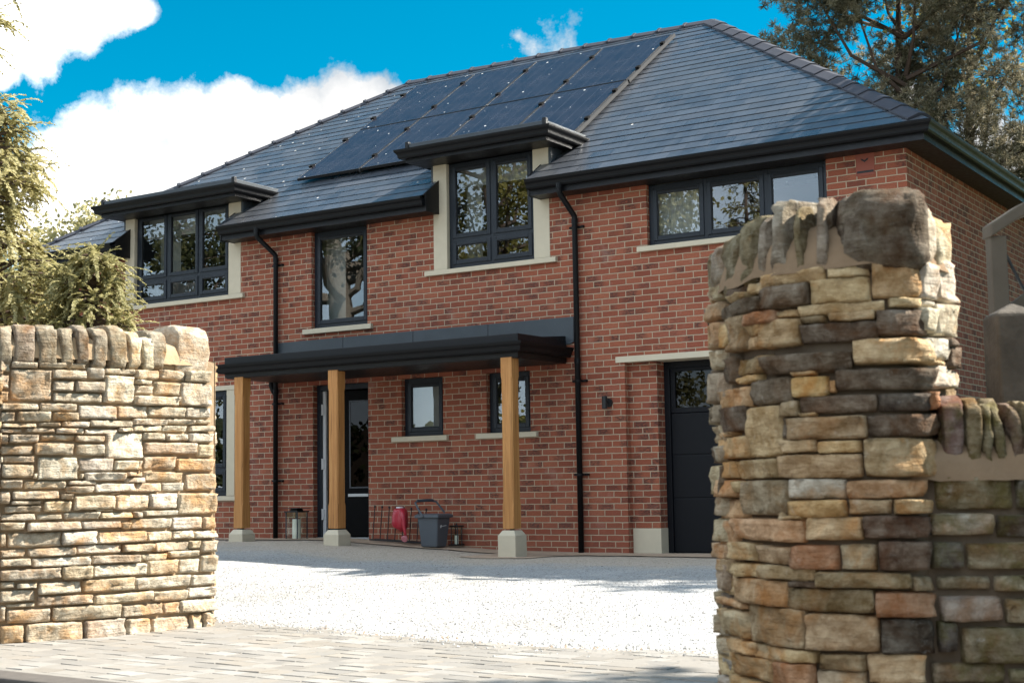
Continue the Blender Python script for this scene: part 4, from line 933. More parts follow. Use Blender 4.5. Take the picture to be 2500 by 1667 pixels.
# brick paved strip along the wall
q = MB(); q.add(*grid(-14.6, -4.9, 60, -.62, .0, 4, lambda x, y: gz(x, y) + .012)); q.add(*grid(-9.75, -8.75, 8, -1.42, -.62, 5, lambda x, y: gz(x, y) + .008))
tag(q.build('path', M['paver_brick'], smooth=True), kind='structure')

# stone setts between the gate walls
q = MB(); rs = random.Random(21); ang = math.radians(-4); ca, sa = math.cos(ang), math.sin(ang)
y = -12.4
rowi = 0
SETT = [(.225,.207,.182),(.25,.232,.207),(.21,.197,.178),(.24,.215,.183),(.265,.25,.228)]
while y < -4.5:
    hgt = rs.uniform(.105, .13); x = -13 + rs.random()*.2
    while x < 1.5:
        wd = rs.uniform(.11, .19); cx_, cy_ = x+wd/2, y+hgt/2
        X, Y = cx_*ca - (cy_+9)*sa, cx_*sa + (cy_+9)*ca - 9
        if Y < sett_edge(X) and -11.09-.05*(X+5.0) < Y and (X > -10.6):
            dz = .033 + rs.uniform(-.0015, .002); t1, t2 = rs.uniform(-.0015,.0015), rs.uniform(-.0015,.0015)
            col = Vector(rs.choice(SETT))*rs.uniform(.85, 1.1)
            g_ = .003; b_ = .003; ring = []
            for lv, (ins, zz) in enumerate(((0,-.02),(0,-.012),(b_,0))):
                for (u, v) in ((-1,-1),(1,-1),(1,1),(-1,1)):
                    px = cx_ + u*(wd/2-g_-ins); py = cy_ + v*(hgt/2-g_-ins)
                    ring.append((px*ca-(py+9)*sa, px*sa+(py+9)*ca-9, dz+zz+u*t1+v*t2))
            q.add(ring, [(0,1,5,4),(1,2,6,5),(2,3,7,6),(3,0,4,7),(4,5,9,8),(5,6,10,9),(6,7,11,10),(7,4,8,11),(8,9,10,11)], tuple(col))
        x += wd
    y += hgt
tag(q.build('pavement', M['sett_stone'], recalc=False), kind='structure')
q = MB(); q.add([(-14,-10.72,.0318),(-4.82,-11.11,.0318),(1.5,-11.45,.0318),(3,-8.6,.0318),(-1,-8.9,.0318),(-2.85,-9.17,.0318),(-3.38,-9.23,.0318),(-4.16,-9.26,.0318),(-5.38,-9.04,.0318),(-6.23,-8.88,.0318),(-9.0,-8.55,.0318),(-14,-8.45,.0318)], [tuple(range(12))])
tag(q.build('ground', M['bed_sand']), kind='structure')
# kerb and road
q = MB()
q.prism([(-14,-10.72,.0),(-5.446,-11.066,.0),(-4.64,-11.114,.0),(1.5,-11.45,.0),(1.5,-11.65,.0),(-4.8,-11.27,.0),(-14,-10.9,.0)], (0,0,.036))
tag(q.build('kerb', M['asphalt'], None, .01), kind='structure')
q = MB(); q.add([(-60,-8.9,.012),(-14,-10.88,.012),(-4.8,-11.26,.012),(1.5,-11.64,.012),(60,-13.5,.012),(60,-19,.012),(-60,-19,.012)], [tuple(range(7))])
tag(q.build('road', M['asphalt']), kind='structure')
# ------------------------------------------------------------------ dry stone walls
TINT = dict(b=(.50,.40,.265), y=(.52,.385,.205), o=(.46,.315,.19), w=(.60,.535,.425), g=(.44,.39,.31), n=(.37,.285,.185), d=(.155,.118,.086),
            k=(.075,.058,.048), r=(.34,.185,.105), m=(.235,.18,.105), p=(.30,.225,.185), K=(.125,.07,.042), M=(.18,.135,.068), G=(.27,.225,.165),
            P=(.16,.095,.08), N=(.215,.165,.12), W=(.56,.49,.37), B=(.48,.40,.30))
class Plan:
    def __init__(self, pts):
        self.p = [Vector((x, y, 0)) for x, y in pts]; self.c = [0]
        for a, b in zip(self.p, self.p[1:]): self.c.append(self.c[-1]+(b-a).length)
        ns = []
        for i in range(len(self.p)):
            d = self.p[min(i+1, len(self.p)-1)] - self.p[max(i-1, 0)]; d.normalize(); ns.append(Vector((d.y, -d.x, 0)))
        self.nr = ns
    def at(self, u):
        u_ = min(max(u, 0), self.c[-1]); i = 0
        while i < len(self.c)-2 and self.c[i+1] < u_: i += 1
        t = (u_-self.c[i])/max(1e-6, self.c[i+1]-self.c[i])
        pos = self.p[i].lerp(self.p[i+1], t); nr = self.nr[i].lerp(self.nr[i+1], t).normalized()
        if u != u_:
            d = Vector((-nr.y, nr.x, 0)); pos = pos + d*(u-u_)
        return pos, nr
def facet(p, s):
    f = noise.voronoi(p)[1][0]; nv = noise.noise_vector(f*5.3 + Vector((s, 0, 0)))
    return (p - f).dot(nv)
def stone(mb, plan, u0, u1, z0, z1, col, rg, depth=.0, grow=-.002):
    u0 -= grow; u1 += grow; z0 -= grow; z1 += grow
    w = u1-u0; h = z1-z0
    nu = max(7, min(18, int(w/.016))); nz = max(6, min(14, int(h/.013)))
    s = rg.random()*100
    d0 = depth + rg.uniform(-.006, .014); ta, tb = rg.uniform(-.010, .010), rg.uniform(-.006, .008)
    rc = rg.uniform(.01, .08); asp = min(1.5, w/h); tilt = rg.uniform(-.012, .012)*w
    er = .003 + .006*rg.random()
    vs = []; fs = []
    for j in range(nz+1):
        tb_ = 2*j/nz-1; b = math.copysign(1-(1-abs(tb_))**1.7, tb_)
        for i in range(nu+1):
            ta_ = 2*i/nu-1; a = math.copysign(1-(1-abs(ta_))**1.7, ta_)
            aa = a*(1-rc*.55*abs(b)**4/asp); bb = b*(1-rc*abs(a)**4)
            uu = (u0+u1)/2 + aa*w/2; zz = (z0+z1)/2 + bb*h/2 + tilt*a*.5
            n1 = noise.noise((uu*9+s, zz*11, s)); n2 = noise.noise((uu*28+s, zz*32, s*1.7)); n3 = noise.noise((uu*70, zz*80+s, s))
            e = min((1-abs(a))*w/2, (1-abs(b))*h/2)
            fall = 0 if e > er else (1-math.sqrt(max(0, 1-((er-e)/er)**2)))*er*1.25
            if abs(ta_) > .999 or abs(tb_) > .999: fall = .045
            else: uu += n2*.006*(abs(a)**2); zz += n2*.0055*(abs(b)**2)
            crag = n1*.010 + facet(Vector((uu*13+s, zz*17, s)), s)*.026 + facet(Vector((uu*34+s, zz*40, s)), s)*.010 + n3*.004 + n2*.004 - .004
            dd = d0 + ta*a + tb*b - fall + crag
            p, nr = plan.at(uu)
            q_ = p + nr*dd; vs.append((q_.x, q_.y, zz))
    for j in range(nz):
        for i in range(nu):
            k = j*(nu+1)+i; fs.append((k, k+1, k+nu+2, k+nu+1))
    mb.add(vs, fs, tuple(col))
def tintof(code, rg):
    c = Vector(TINT[code])*rg.uniform(.86, 1.12)
    return (c.x*rg.uniform(.96, 1.04), c.y, c.z*rg.uniform(.92, 1.06))
def courses(mb, plan, u0, u1, z0, z1, pal, rg, depth=0):
    z = z0
    while z < z1-.02:
        h = min(rg.uniform(.05, .11), z1-z)
        u = u0 + rg.uniform(-.02, .02)
        while u < u1:
            w = rg.uniform(.09, .30); stone(mb, plan, u, min(u+w, u1+.02), z, z+h, tintof(rg.choice(pal), rg), rg, depth); u += w
        z += h
def rock(name, mat_, parent, c, t, nrm, hx, hy, hz, col, seed, ex=(3.4, 2.4, 2.4), amp=.012, lean=0.0):
    """a rough rounded block: c centre, t along the wall, nrm outward"""
    bm = bmesh.new(); bmesh.ops.create_icosphere(bm, subdivisions=4, radius=1)
    vs = []; up = Vector((0, 0, 1))
    for v in bm.verts:
        x, y, z = v.co
        sx = math.copysign(abs(x)**(2/ex[0]), x); sy = math.copysign(abs(y)**(2/ex[1]), y); sz = math.copysign(abs(z)**(2/ex[2]), z)
        m = max(abs(sx), 1e-6)
        p = Vector(c) + t*(sx*hx + lean*sz) + nrm*sy*hy + up*sz*hz
        k = seed*3.1
        pk = p+Vector((k,0,0)); d = noise.noise(pk*7)*amp*.9 + facet(pk*9, k)*amp*2.8 + facet(pk*24, k)*amp*1.1 + noise.noise(pk*80)*amp*.4
        rad = (t*sx + nrm*sy + up*sz).normalized()
        v.co = p + rad*d
    me = bpy.data.meshes.new(name); bm.to_mesh(me); bm.free()
    at = me.color_attributes.new('tint', 'FLOAT_COLOR', 'POINT'); at.data.foreach_set('color', list((*col, 1.0))*len(me.vertices))
    me.polygons.foreach_set('use_smooth', [True]*len(me.polygons)); me.materials.append(mat_)
    o = bpy.data.objects.new(name, me); C.objects.link(o); o.parent = parent
    o.matrix_parent_inverse = parent.matrix_basis.inverted()
    return o
def saddle(plan, u0, u1, z0, zt, T, mat_, parent, seed):
    """mortar bedding with a rounded top between the coping stones"""
    mb = MB(); n = int((u1-u0)/.025)+1; m = 14; vs = []; fs = []
    for i in range(n+1):
        u = u0+(u1-u0)*i/n; p, nr = plan.at(u)
        for j in range(m+1):
            th = PI*j/m
            o = -T/2 + (T/2)*math.copysign(abs(math.cos(th))**.5, math.cos(th)); z = z0 + (zt-z0)*abs(math.sin(th))**.7
            k = noise.noise((u*7+seed, j*.5, seed))*.012 + noise.noise((u*25, j*1.7, seed))*.006
            q_ = p + nr*(o+k); vs.append((q_.x, q_.y, z + k))
    for i in range(n):
        for j in range(m): a = i*(m+1)+j; fs.append((a, a+m+1, a+m+2, a+1))
    mb.add(vs, fs)
    return mb.build('coping_mortar', mat_, parent, smooth=True)
def core(plan, T, ztop, mat_, parent, back=None, i0=0, i1=None):
    pts = [(p - n*.034) for p, n in zip(plan.p, plan.nr)][i0:i1]
    poly = [(p.x, p.y, -.1) for p in pts] + [(x, y, -.1) for x, y in (back or [])]
    q = MB(); q.prism(poly, (0, 0, ztop+.1))
    return q.build('bedding', mat_, parent)

# ---- left gate wall
lp_ = Plan(LEFT_PLAN); rg = random.Random(3)
LU = lp_.c[-1]
gw = thing('stone_wall', 'sunlit pale buff dry stone gate wall with a row of upright coping stones', 'stone wall', (-6.7, -9.5, 0))
mb = MB()
pale = lambda c: [a*.62 + b*.38 for a, b in zip(tintof(c, rg), (.66, .605, .51))]  # sunlit brightness mixed into the stone tints as pale cream
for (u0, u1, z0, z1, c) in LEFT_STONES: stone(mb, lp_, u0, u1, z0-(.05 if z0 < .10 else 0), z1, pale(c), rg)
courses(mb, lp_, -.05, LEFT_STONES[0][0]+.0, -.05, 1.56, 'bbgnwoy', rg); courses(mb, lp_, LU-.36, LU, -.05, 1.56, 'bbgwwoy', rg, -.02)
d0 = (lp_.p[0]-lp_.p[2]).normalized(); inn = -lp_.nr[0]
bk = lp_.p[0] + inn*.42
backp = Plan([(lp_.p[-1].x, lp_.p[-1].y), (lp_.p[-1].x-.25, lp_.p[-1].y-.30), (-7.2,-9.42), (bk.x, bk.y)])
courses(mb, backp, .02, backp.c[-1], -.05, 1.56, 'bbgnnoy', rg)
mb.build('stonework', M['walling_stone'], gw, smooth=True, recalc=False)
core(lp_, .42, 1.57, M['joint_lit'], gw, [(p.x+.03*0, p.y) for p in [x - y*.034 for x, y in zip(backp.p[1:], backp.nr[1:])]])
lend = LU-.52
saddle(lp_, 0, lend-.03, 1.535, 1.675, .375, M['mortar'], gw, 4)
FRONT = -.002
def coping(plan, items, T, parent, mat_, z_sink=.03, ex=(11, 4.2, 4.2), amp=.011):
    for k, (u0, u1, z0, z1, c) in enumerate(items):
        u = (u0+u1)/2; p, nr = plan.at(u); t = Vector((-nr.y, nr.x, 0)); z0 -= z_sink
        rock('coping_stone', mat_, parent, p - nr*(T/2-FRONT) + Vector((0,0,(z0+z1)/2)), t, nr, (u1-u0)/2, T/2, (z1-z0)/2*1.04, tintof(c, rg), k+plan.c[-1], ex, amp, rg.uniform(-.012, .012))
FRONT = .012
coping(lp_, LEFT_COPING, .40, gw, M['coping_rock'], .06)
coping(lp_, [(.05+.145*i, .16+.145*i, 1.59, 1.78+.01*(i % 3), 'GNGGN'[i % 5]) for i in range(int((LEFT_COPING[0][0]-.05)/.145))], .40, gw, M['coping_rock'])

FRONT = -.002
# ---- right gate pier
pp_ = Plan(PIER_PLAN); rg = random.Random(8); PU = pp_.c[-1]
gp = thing('stone_pier', 'shaded rounded dry stone gate pier with one big dark block among its top stones', 'stone pier', (-1.4, -11.2, 0))
mb = MB()
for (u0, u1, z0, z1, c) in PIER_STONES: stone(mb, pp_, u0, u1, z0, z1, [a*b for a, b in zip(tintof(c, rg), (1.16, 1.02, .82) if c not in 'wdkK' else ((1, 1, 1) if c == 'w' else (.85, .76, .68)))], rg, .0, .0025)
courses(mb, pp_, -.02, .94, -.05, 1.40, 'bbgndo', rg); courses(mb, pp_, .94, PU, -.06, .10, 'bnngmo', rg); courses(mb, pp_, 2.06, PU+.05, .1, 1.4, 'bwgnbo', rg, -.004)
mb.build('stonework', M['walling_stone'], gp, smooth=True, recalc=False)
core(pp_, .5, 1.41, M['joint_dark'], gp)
cen = sum((p for p in pp_.p), Vector())/len(pp_.p)
# rounded mortar bed over the whole pier
q = MB(); vs = []; fs = []; nn = len(pp_.p); LV = 9
for i in range(LV+1):
    th = (PI/2)*i/LV
    for k, p in enumerate(pp_.p):
        c_ = cen.lerp(p, .990*max(.02, math.cos(th))**.55)
        kk = noise.noise((c_.x*8, c_.y*8, i*.4))*.014
        vs.append((c_.x, c_.y, 1.372 + .165*math.sin(th)**1.0 + kk))
for i in range(LV):
    for k in range(nn):
        k2 = (k+1) % nn; fs.append((i*nn+k, i*nn+k2, (i+1)*nn+k2, (i+1)*nn+k))
q.add(vs, fs); q.build('coping_mortar', M['mortar_brown'], gp, smooth=True)
coping(pp_, [(a+.012, b-.012, c, d+.012, e) for a, b, c, d, e in PIER_COPING[:6]], .34, gp, M['coping_rock'], .065)
u0, u1, z0, z1, c = PIER_COPING[6]; p, nr = pp_.at((u0+u1)/2); t = Vector((-nr.y, nr.x, 0))
rock('coping_stone', M['cap_rock'], gp, p - nr*.150 + Vector((0,0,1.466)), t, nr, .124, .152, .122, (.085,.056,.034), 41, (4.6, 5, 3.4), .014)
coping(pp_, PIER_COPING[7:], .30, gp, M['coping_rock'], .05)
coping(pp_, [(.05,.16,1.4,1.52,'N'),(.2,.33,1.4,1.53,'M'),(.38,.50,1.4,1.53,'G'),(.55,.66,1.4,1.52,'N'),(.70,.82,1.4,1.53,'M'),(.86,.97,1.4,1.52,'G'),(2.05,2.16,1.39,1.53,'W'),(2.2,2.33,1.4,1.53,'G')], .28, gp, M['coping_rock'])

# ---- old mossy wall next to the pier
op_ = Plan(OLD_PLAN); rg = random.Random(9)
ow = thing('stone_wall', 'low mossy dark old stone wall adjoining the shaded gate pier', 'stone wall', (-.9, -11.5, 0))
mb = MB()
for (u0, u1, z0, z1, c) in OLD_STONES: stone(mb, op_, u0, u1, z0, z1, tintof(c, rg), rg)
courses(mb, op_, .42, op_.c[-1], -.05, .80, 'mmMdkg', rg); courses(mb, op_, -.02, .45, -.05, .06, 'mMdk', rg)
courses(mb, Plan([(p - n*.42).to_tuple()[:2] for p, n in zip(reversed(op_.p), reversed(op_.nr))]), .0, op_.c[-1]-.1, -.05, .83, 'mmMdkg', rg)
mb.build('stonework', M['mossy_stone'], ow, smooth=True, recalc=False)
q = MB(); pts = [(p - n*.034) for p, n in zip(op_.p, op_.nr)] + [(p - n*.40) for p, n in zip(reversed(op_.p), reversed(op_.nr))]
q.prism([(p.x, p.y, -.1) for p in pts], (0, 0, .955)); q.build('bedding', M['joint_dark'], ow)
saddle(op_, -.0, op_.c[-1], .80, .925, .40, M['mortar_brown'], ow, 9)
coping(op_, OLD_COPING + [(.40+.075*i, .46+.075*i, .87, 1.0+.012*(i % 3), 'MNMGK'[i % 5]) for i in range(9)], .36, ow, M['mossy_stone'], .05)

# ---- concrete post with the remains of a timber frame behind the old wall
cam0 = Vector((0, -15.279, 0)); fh = Vector((-.5422, .8402, 0)); rh = Vector((.8402, .5422, 0))
def W2(lat, d, z=0): 
    p = cam0 + fh*d + rh*lat; return Vector((p.x, p.y, z))
q = MB(); c_ = W2(1.545, 4.42)
def rbox(mb, c, hw, hd, z0, z1, top=None, tw=1.0):
    ring = lambda z, k: [tuple(c + rh*(a*hw*k) + fh*(b*hd*k) + Vector((0,0,z))) for a, b in ((-1,-1),(1,-1),(1,1),(-1,1))]
    vs = ring(z0, 1) + ring(z1, tw); fs = [(0,3,2,1),(0,1,5,4),(1,2,6,5),(2,3,7,6),(3,0,4,7)]
    if top: vs.append(tuple(c + Vector((0,0,top)))); fs += [(4,5,8),(5,6,8),(6,7,8),(7,4,8)]
    else: fs.append((4,5,6,7))
    mb.add(vs, fs)
rbox(q, c_, .070, .070, -.1, 1.305, 1.345); tag(q.build('concrete_post', M['concrete_post'], None, .008), 'weathered square concrete post with pointed top behind the old mossy wall', 'post')
tf = thing('timber_frame', 'grey weathered timber frame with bent top rail behind the concrete post', 'timber frame', W2(1.56, 4.62))
q = MB(); rbox(q, W2(1.575, 4.62), .027, .027, -.1, 1.585); q.build('upright', M['weathered_timber'], tf, .004)
q = MB(); rbox(q, W2(2.25, 4.62), .027, .027, -.1, 1.585); q.build('upright', M['weathered_timber'], tf, .004)
def plank(mb, pts, wv, hv):
    n = len(pts); vs = []; fs = []
    for p in pts:
        for a, b in ((-1,-1),(1,-1),(1,1),(-1,1)): vs.append(tuple(Vector(p) + Vector(wv)*a + Vector((0,0,hv))*b))
    for i in range(n-1):
        for k in range(4): fs.append((i*4+k, i*4+(k+1)%4, (i+1)*4+(k+1)%4, (i+1)*4+k))
    fs += [(3,2,1,0), ((n-1)*4,(n-1)*4+1,(n-1)*4+2,(n-1)*4+3)]
    mb.add(vs, fs)
q = MB(); plank(q, [W2(1.545, 4.62, 1.60), W2(1.585, 4.62, 1.625), W2(1.64, 4.62, 1.66), W2(1.76, 4.62, 1.71), W2(1.91, 4.62, 1.725), W2(2.06, 4.62, 1.71), W2(2.18, 4.62, 1.66), W2(2.28, 4.62, 1.60)], fh*.045, .022); q.build('top_rail', M['weathered_timber'], tf, .006)
q = MB(); plank(q, [W2(1.60, 4.60, 1.52), W2(1.645, 4.60, 1.42), W2(1.70, 4.60, 1.34)], fh*.006, .008); q.build('strap', M['iron'], tf)
q = MB(); plank(q, [W2(1.60, 4.66, 1.33), W2(1.70, 4.66, 1.40), W2(1.95, 4.66, 1.52), W2(2.24, 4.66, 1.56)], fh*.012, .025); q.build('brace', M['weathered_timber'], tf, .004)

# ------------------------------------------------------------------ trees
def leaf_quad(vs, fs, cs, c, d, n, L, w, t):
    s = d.cross(n)
    if s.length < 1e-4: s = Vector((1,0,0))
    s.normalize(); b = len(vs)
    vs += [c - s*w*.35, c + s*w*.35, c + d*L*.6 + s*w*.5, c + d*L, c + d*L*.6 - s*w*.5]
    fs.append((b, b+1, b+2, b+3, b+4)); cs += [t]*5
def rv(r): 
    while True:
        v = Vector((r.uniform(-1,1), r.uniform(-1,1), r.uniform(-1,1)))
        if .05 < v.length < 1: return v.normalized()
def foliage(name, vs, fs, cs, mat_, parent):
    me = bpy.data.meshes.new(name); me.from_pydata([tuple(v) for v in vs], [], fs)
    at = me.color_attributes.new('tint', 'FLOAT_COLOR', 'POINT')
    flat = []
    for c in cs: flat.extend((c, c, c, 1.0))
    at.data.foreach_set('color', flat); me.materials.append(mat_)
    o = bpy.data.objects.new(name, me); C.objects.link(o); o.parent = parent
    o.matrix_parent_inverse = parent.matrix_basis.inverted(); return o
def frond(vs, fs, cs, p, d, L, r, droop=.5, size=.05, base=.5, twig=None):
    size *= .62
    """a flat drooping spray of small scale leaves"""
    n = max(6, int(L/(size*.55))); q_ = Vector(p); d = d.normalized(); pts = [q_.copy()]
    for i in range(n):
        t = i/n
        d = (d + Vector((0,0,-droop*2.4/n)) + rv(r)*.08).normalized(); q_ = q_ + d*(L/n); pts.append(q_.copy())
        side = d.cross(Vector((0,0,1)))
        if side.length < .05: side = Vector((1,0,0))
        side.normalize(); nn = side.cross(d)
        wl = size*(1.5-1.0*t)*r.uniform(.7, 1.3)
        for sgn in (-1, 1):
            dd = (d*.75 + side*sgn*.9 + rv(r)*.3 + Vector((0,0,-.25*droop))).normalized()
            leaf_quad(vs, fs, cs, q_, dd, (nn + rv(r)*.6), wl, size*.55, min(1, max(0, base + r.uniform(-.28, .28) + .22*t)))
        if r.random() < .35:
            leaf_quad(vs, fs, cs, q_, (d + rv(r)*.7).normalized(), rv(r), wl, size*.55, min(1, max(0, base + r.uniform(-.3, .3))))
    if twig is not None: twig.tube([pts[0], pts[len(pts)//2], pts[-1]], [.006, .004, .002], 4, cap=False)

# conifer in the drive, between the gate wall and the house
def conifer(name, label, base, H, prof, seed, nb, size, group=None, keep=None, leafm='conifer_leaf', bright=.5, droop=.42, tr=.1):
    r = random.Random(seed); root = thing(name, label, 'tree' if H > 3 else 'shrub', base, group)
    base = Vector(base); q = MB()
    q.tube([base + Vector((0,0,-.1)), base + Vector((.03,0,H*.5)), base + Vector((0,.02,H*.97))], [tr, tr*.6, .015], 10); tk = q.build('trunk', M['bark'], root, smooth=True)
    vs = []; fs = []; cs = []; tw = MB()
    for i in range(nb):
        t = r.random()**.9; z = .06*H + t*H*.93; rad = prof(t)*r.uniform(.72, 1.08)
        az = r.random()*2*PI; out = Vector((math.cos(az), math.sin(az), 0))
        p0 = base + Vector((0,0,z)); tip = p0 + out*rad + Vector((0,0, r.uniform(-.15, .12)*rad))
        if keep and not keep(tip): continue
        mid = p0.lerp(tip, .5) + Vector((0,0,.12*rad)); tw.tube([p0, mid, tip], [.014, .009, .004], 5, cap=False)
        bb = bright + r.uniform(-.2, .2)
        for k in range(int(5+rad*11)):
            s = r.uniform(.25, 1)**.7; pp = p0.lerp(mid, s*2) if s < .5 else mid.lerp(tip, s*2-1)
            dd = (out*.8 + rv(r)*.75 + Vector((0,0,-.05))).normalized()
            frond(vs, fs, cs, pp + rv(r)*.05, dd, r.uniform(.16, .36)*size/.05, r, droop, size, bb)
    foliage('crown', vs, fs, cs, M[leafm], root); tw.build('branches', M['bark'], root, recalc=False)
    return root
conifer('conifer_tree', 'pale yellow green conifer with drooping sprays rising behind the left gate wall', W2(-3.98, 10.9), 3.85, lambda t: 1.08*(1-t)**.55*(.64+.36*math.cos(t*21))+.06, 5, 300, .042, bright=.6)
conifer('conifer_tree', 'taller conifer with only a few high sprays in view above the pale conifer', W2(-4.60, 11.6), 7.0, lambda t: 1.12*(1-t)**.5*(.7+.3*math.cos(t*26)), 25, 200, .042, bright=.45)
conifer('conifer_shrub', 'bushy yellow green conifer shrub between the buff stone wall and the three light dormer', W2(-3.12, 10.6), 2.62, lambda t: .80*min(1,.35+1.6*t)*(1-t)**.75+.08, 15, 280, .036, bright=.42)

def broad_tree(name, label, base, H, blobs, seed, leafm, leaf, per, barkm='bark', tr=.2, group=None, bright=.5, cluster=None, cat='tree'):
    """blobs: (offset, radii, clusters) - leaf clusters carried on real limbs"""
    r = random.Random(seed); root = thing(name, label, cat, base, group); base = Vector(base)
    q = MB(); top = base + Vector((0,0,H))
    tp = [base + Vector((0,0,-.2)), base + Vector((.06*H*.3,0,H*.33)), base + Vector((-.02*H,.02*H,H*.66)), top]
    q.tube(tp, [tr, tr*.8, tr*.5, tr*.12], 10); q.build('trunk', M[barkm], root, smooth=True)
    lm = MB(); vs = []; fs = []; cs = []
    for (off, rad, nc) in blobs:
        bc = base + Vector(off)
        st = base + Vector((0, 0, max(.3*H, min(.95*H, off[2]*.8))))
        lm.tube([st, st.lerp(bc, .55) + Vector((0,0,-.05*H)), bc], [tr*.34, tr*.2, tr*.07], 6)
        for c in range(nc):
            v = rv(r)*(r.random()**.45); cc = bc + Vector((v.x*rad[0], v.y*rad[1], v.z*rad[2]))
            if r.random() < .6: lm.tube([bc.lerp(cc, .1), bc.lerp(cc, .6) + rv(r)*.1*rad[0], cc], [tr*.07, tr*.045, tr*.02], 4, cap=False)
            bb = bright + r.uniform(-.25, .25)
            if cluster == 'needle':
                for tfi in range(per[0]):
                    tc = cc + rv(r)*per[1]*r.random()**.5; ax = (tc - bc).normalized() + Vector((0,0,.5))
                    tb = bb + r.uniform(-.2, .2)
                    for k in range(per[2]):
                        d = (rv(r) + ax*.55).normalized(); leaf_quad(vs, fs, cs, tc, d, rv(r), leaf[0]*r.uniform(.7, 1.1), leaf[1], min(1, max(0, tb + r.uniform(-.2, .2))))
            else:
                for k in range(per[0]):
                    tc = cc + rv(r)*per[1]*r.random()**.4
                    leaf_quad(vs, fs, cs, tc, rv(r), rv(r), leaf[0]*r.uniform(.7, 1.2), leaf[1], min(1, max(0, bb + r.uniform(-.25, .25))))
    lm.build('limbs', M[barkm], root, recalc=False); foliage('crown', vs, fs, cs, M[leafm], root)
    return root
# tall pine behind the right end of the house
pb = W2(8.35, 29.5); rp = random.Random(77); bl = []
for (lx, z, rx, rz, nc) in ((-2.0,9.9,1.0,.7,13),(-1.2,11.0,1.3,.9,20),(-2.2,11.3,.9,.6,11),(0.2,9.6,1.3,.8,20),(.1,11.6,1.5,.9,24),(1.3,10.6,1.5,.9,22),(.8,8.5,1.2,.6,14),(2.2,9.3,1.4,.7,17),(2.6,11.5,1.4,.8,17),(-.6,8.5,1.0,.5,9),(2.0,7.5,1.2,.5,11),(3.1,8.0,1.1,.6,10),(2.9,6.7,.9,.45,7),(-.3,12.6,1.6,.8,18),(1.6,12.6,1.4,.7,14),(-1.8,12.6,1.0,.6,10),(1.2,6.9,.8,.4,6)):
    o = rh*lx + fh*rp.uniform(-1.1, 1.1); bl.append(((o.x, o.y, z), (rx*1.05, rx*.9, rz*1.1), int(nc*2.5)))
broad_tree('pine_tree', 'dark brownish green pine with tufted needles rising beyond the hipped roof', pb, 13.2, bl, 31, 'pine_needle', (.16, .0125), (13, .42, 26), 'pine_bark', .17, bright=.5, cluster='needle')
# fresh leaved tree behind the pine
fb = W2(12.6, 38); bl = []
for (lx, z, rx, rz, nc) in ((-2.6,15.2,1.8,1.5,14),(-.5,13.6,1.6,1.5,16),(1.0,15.0,1.7,1.5,14),(.4,11.6,1.5,1.2,10),(-5.8,15.4,1.5,1.0,9),(-1.6,10.6,1.4,1.0,7)):
    o = rh*lx; bl.append(((o.x, o.y, z), (rx, rx, rz), nc))
broad_tree('broadleaf_tree', 'bare branched tree with fresh yellow leaves showing through beyond the pine', fb, 15, bl, 41, 'spring_leaf', (.13, .10), (46, .75), 'bark', .22, bright=.65)
# round crowned tree beyond the left end of the house
lb = W2(-10.6, 36); bl = []
for (lx, z, rx, rz, nc) in ((0,6.6,1.5,1.2,34),(-1.4,6.0,1.4,1.2,30),(1.2,6.0,1.3,1.1,30),(.3,7.3,1.0,.8,20),(-2.4,5.2,1.2,1.1,20),(.2,4.4,2.2,1.2,30)):
    o = rh*lx; bl.append(((o.x, o.y, z), (rx, rx, rz), nc))
broad_tree('broadleaf_tree', 'distant round pale green tree showing past the low end of the roof hip', lb, 6, bl, 43, 'conifer_leaf', (.11, .075), (130, .6), 'bark', .2, bright=.55)
# trees across the lane: what the windows mirror
for i, (px, py, H, sd, lm_, bt) in enumerate(((-26,-16,13,51,'dark_leaf','ivy_bark'), (-21.2,-17,13.5,52,'spring_leaf','bark'), (-30.5,-14.2,13,53,'dark_leaf','bark'), (-18.2,-19.0,12.5,54,'conifer_leaf','bark'), (-34,-9,11,55,'dark_leaf','bark'))):
    rr = random.Random(sd); bl = []
    for k in range(22):
        a = rr.random()*6.28; dd_ = rr.uniform(.4, 1.7 if i == 3 else 3.3); bl.append(((math.cos(a)*dd_, math.sin(a)*dd_, rr.uniform(.25, .98)*H), (1.25, 1.25, .5), 9))
    broad_tree('garden_tree', ('ivy clad tree across the lane, mirrored in the stair window', 'fresh leaved tree across the lane, mirrored in the middle dormer window', 'dark tree across the lane, mirrored in the left dormer window', 'pale conifer like tree across the lane, mirrored in the garage window', 'far dark tree across the lane, mirrored in the ground floor window')[i],
               (px, py, 0), H, bl, sd, lm_, (.14, .085), (52, .55), bt, (.5 if i == 0 else .26), 'trees across the lane seen only in the window glass', .5)
# hedge added across the lane to darken the lower window reflections
rh_ = random.Random(91); vs = []; fs = []; cs = []
hd = thing('hedge', 'unseen dark hedge across the lane, added to darken the lower window reflections', 'hedge', (-14, -21.5, 0))
for k in range(9000):
    t_ = rh_.random(); c_ = Vector((-27+25*t_, -20.3-1.2*t_, 0)) + Vector((rh_.gauss(0, .05), rh_.uniform(-.35, .35), rh_.uniform(0, 2.7)))
    leaf_quad(vs, fs, cs, c_, rv(rh_), rv(rh_), .2, .13, rh_.uniform(.1, .8))
foliage('crown', vs, fs, cs, M['dark_leaf'], hd)
q = MB(); q.prism([(-27,-20.5,-.1),(-2,-21.7,-.1),(-2,-21.3,-.1),(-27,-20.1,-.1)], (0,0,2.6)); q.build('branches', M['bark'], hd)
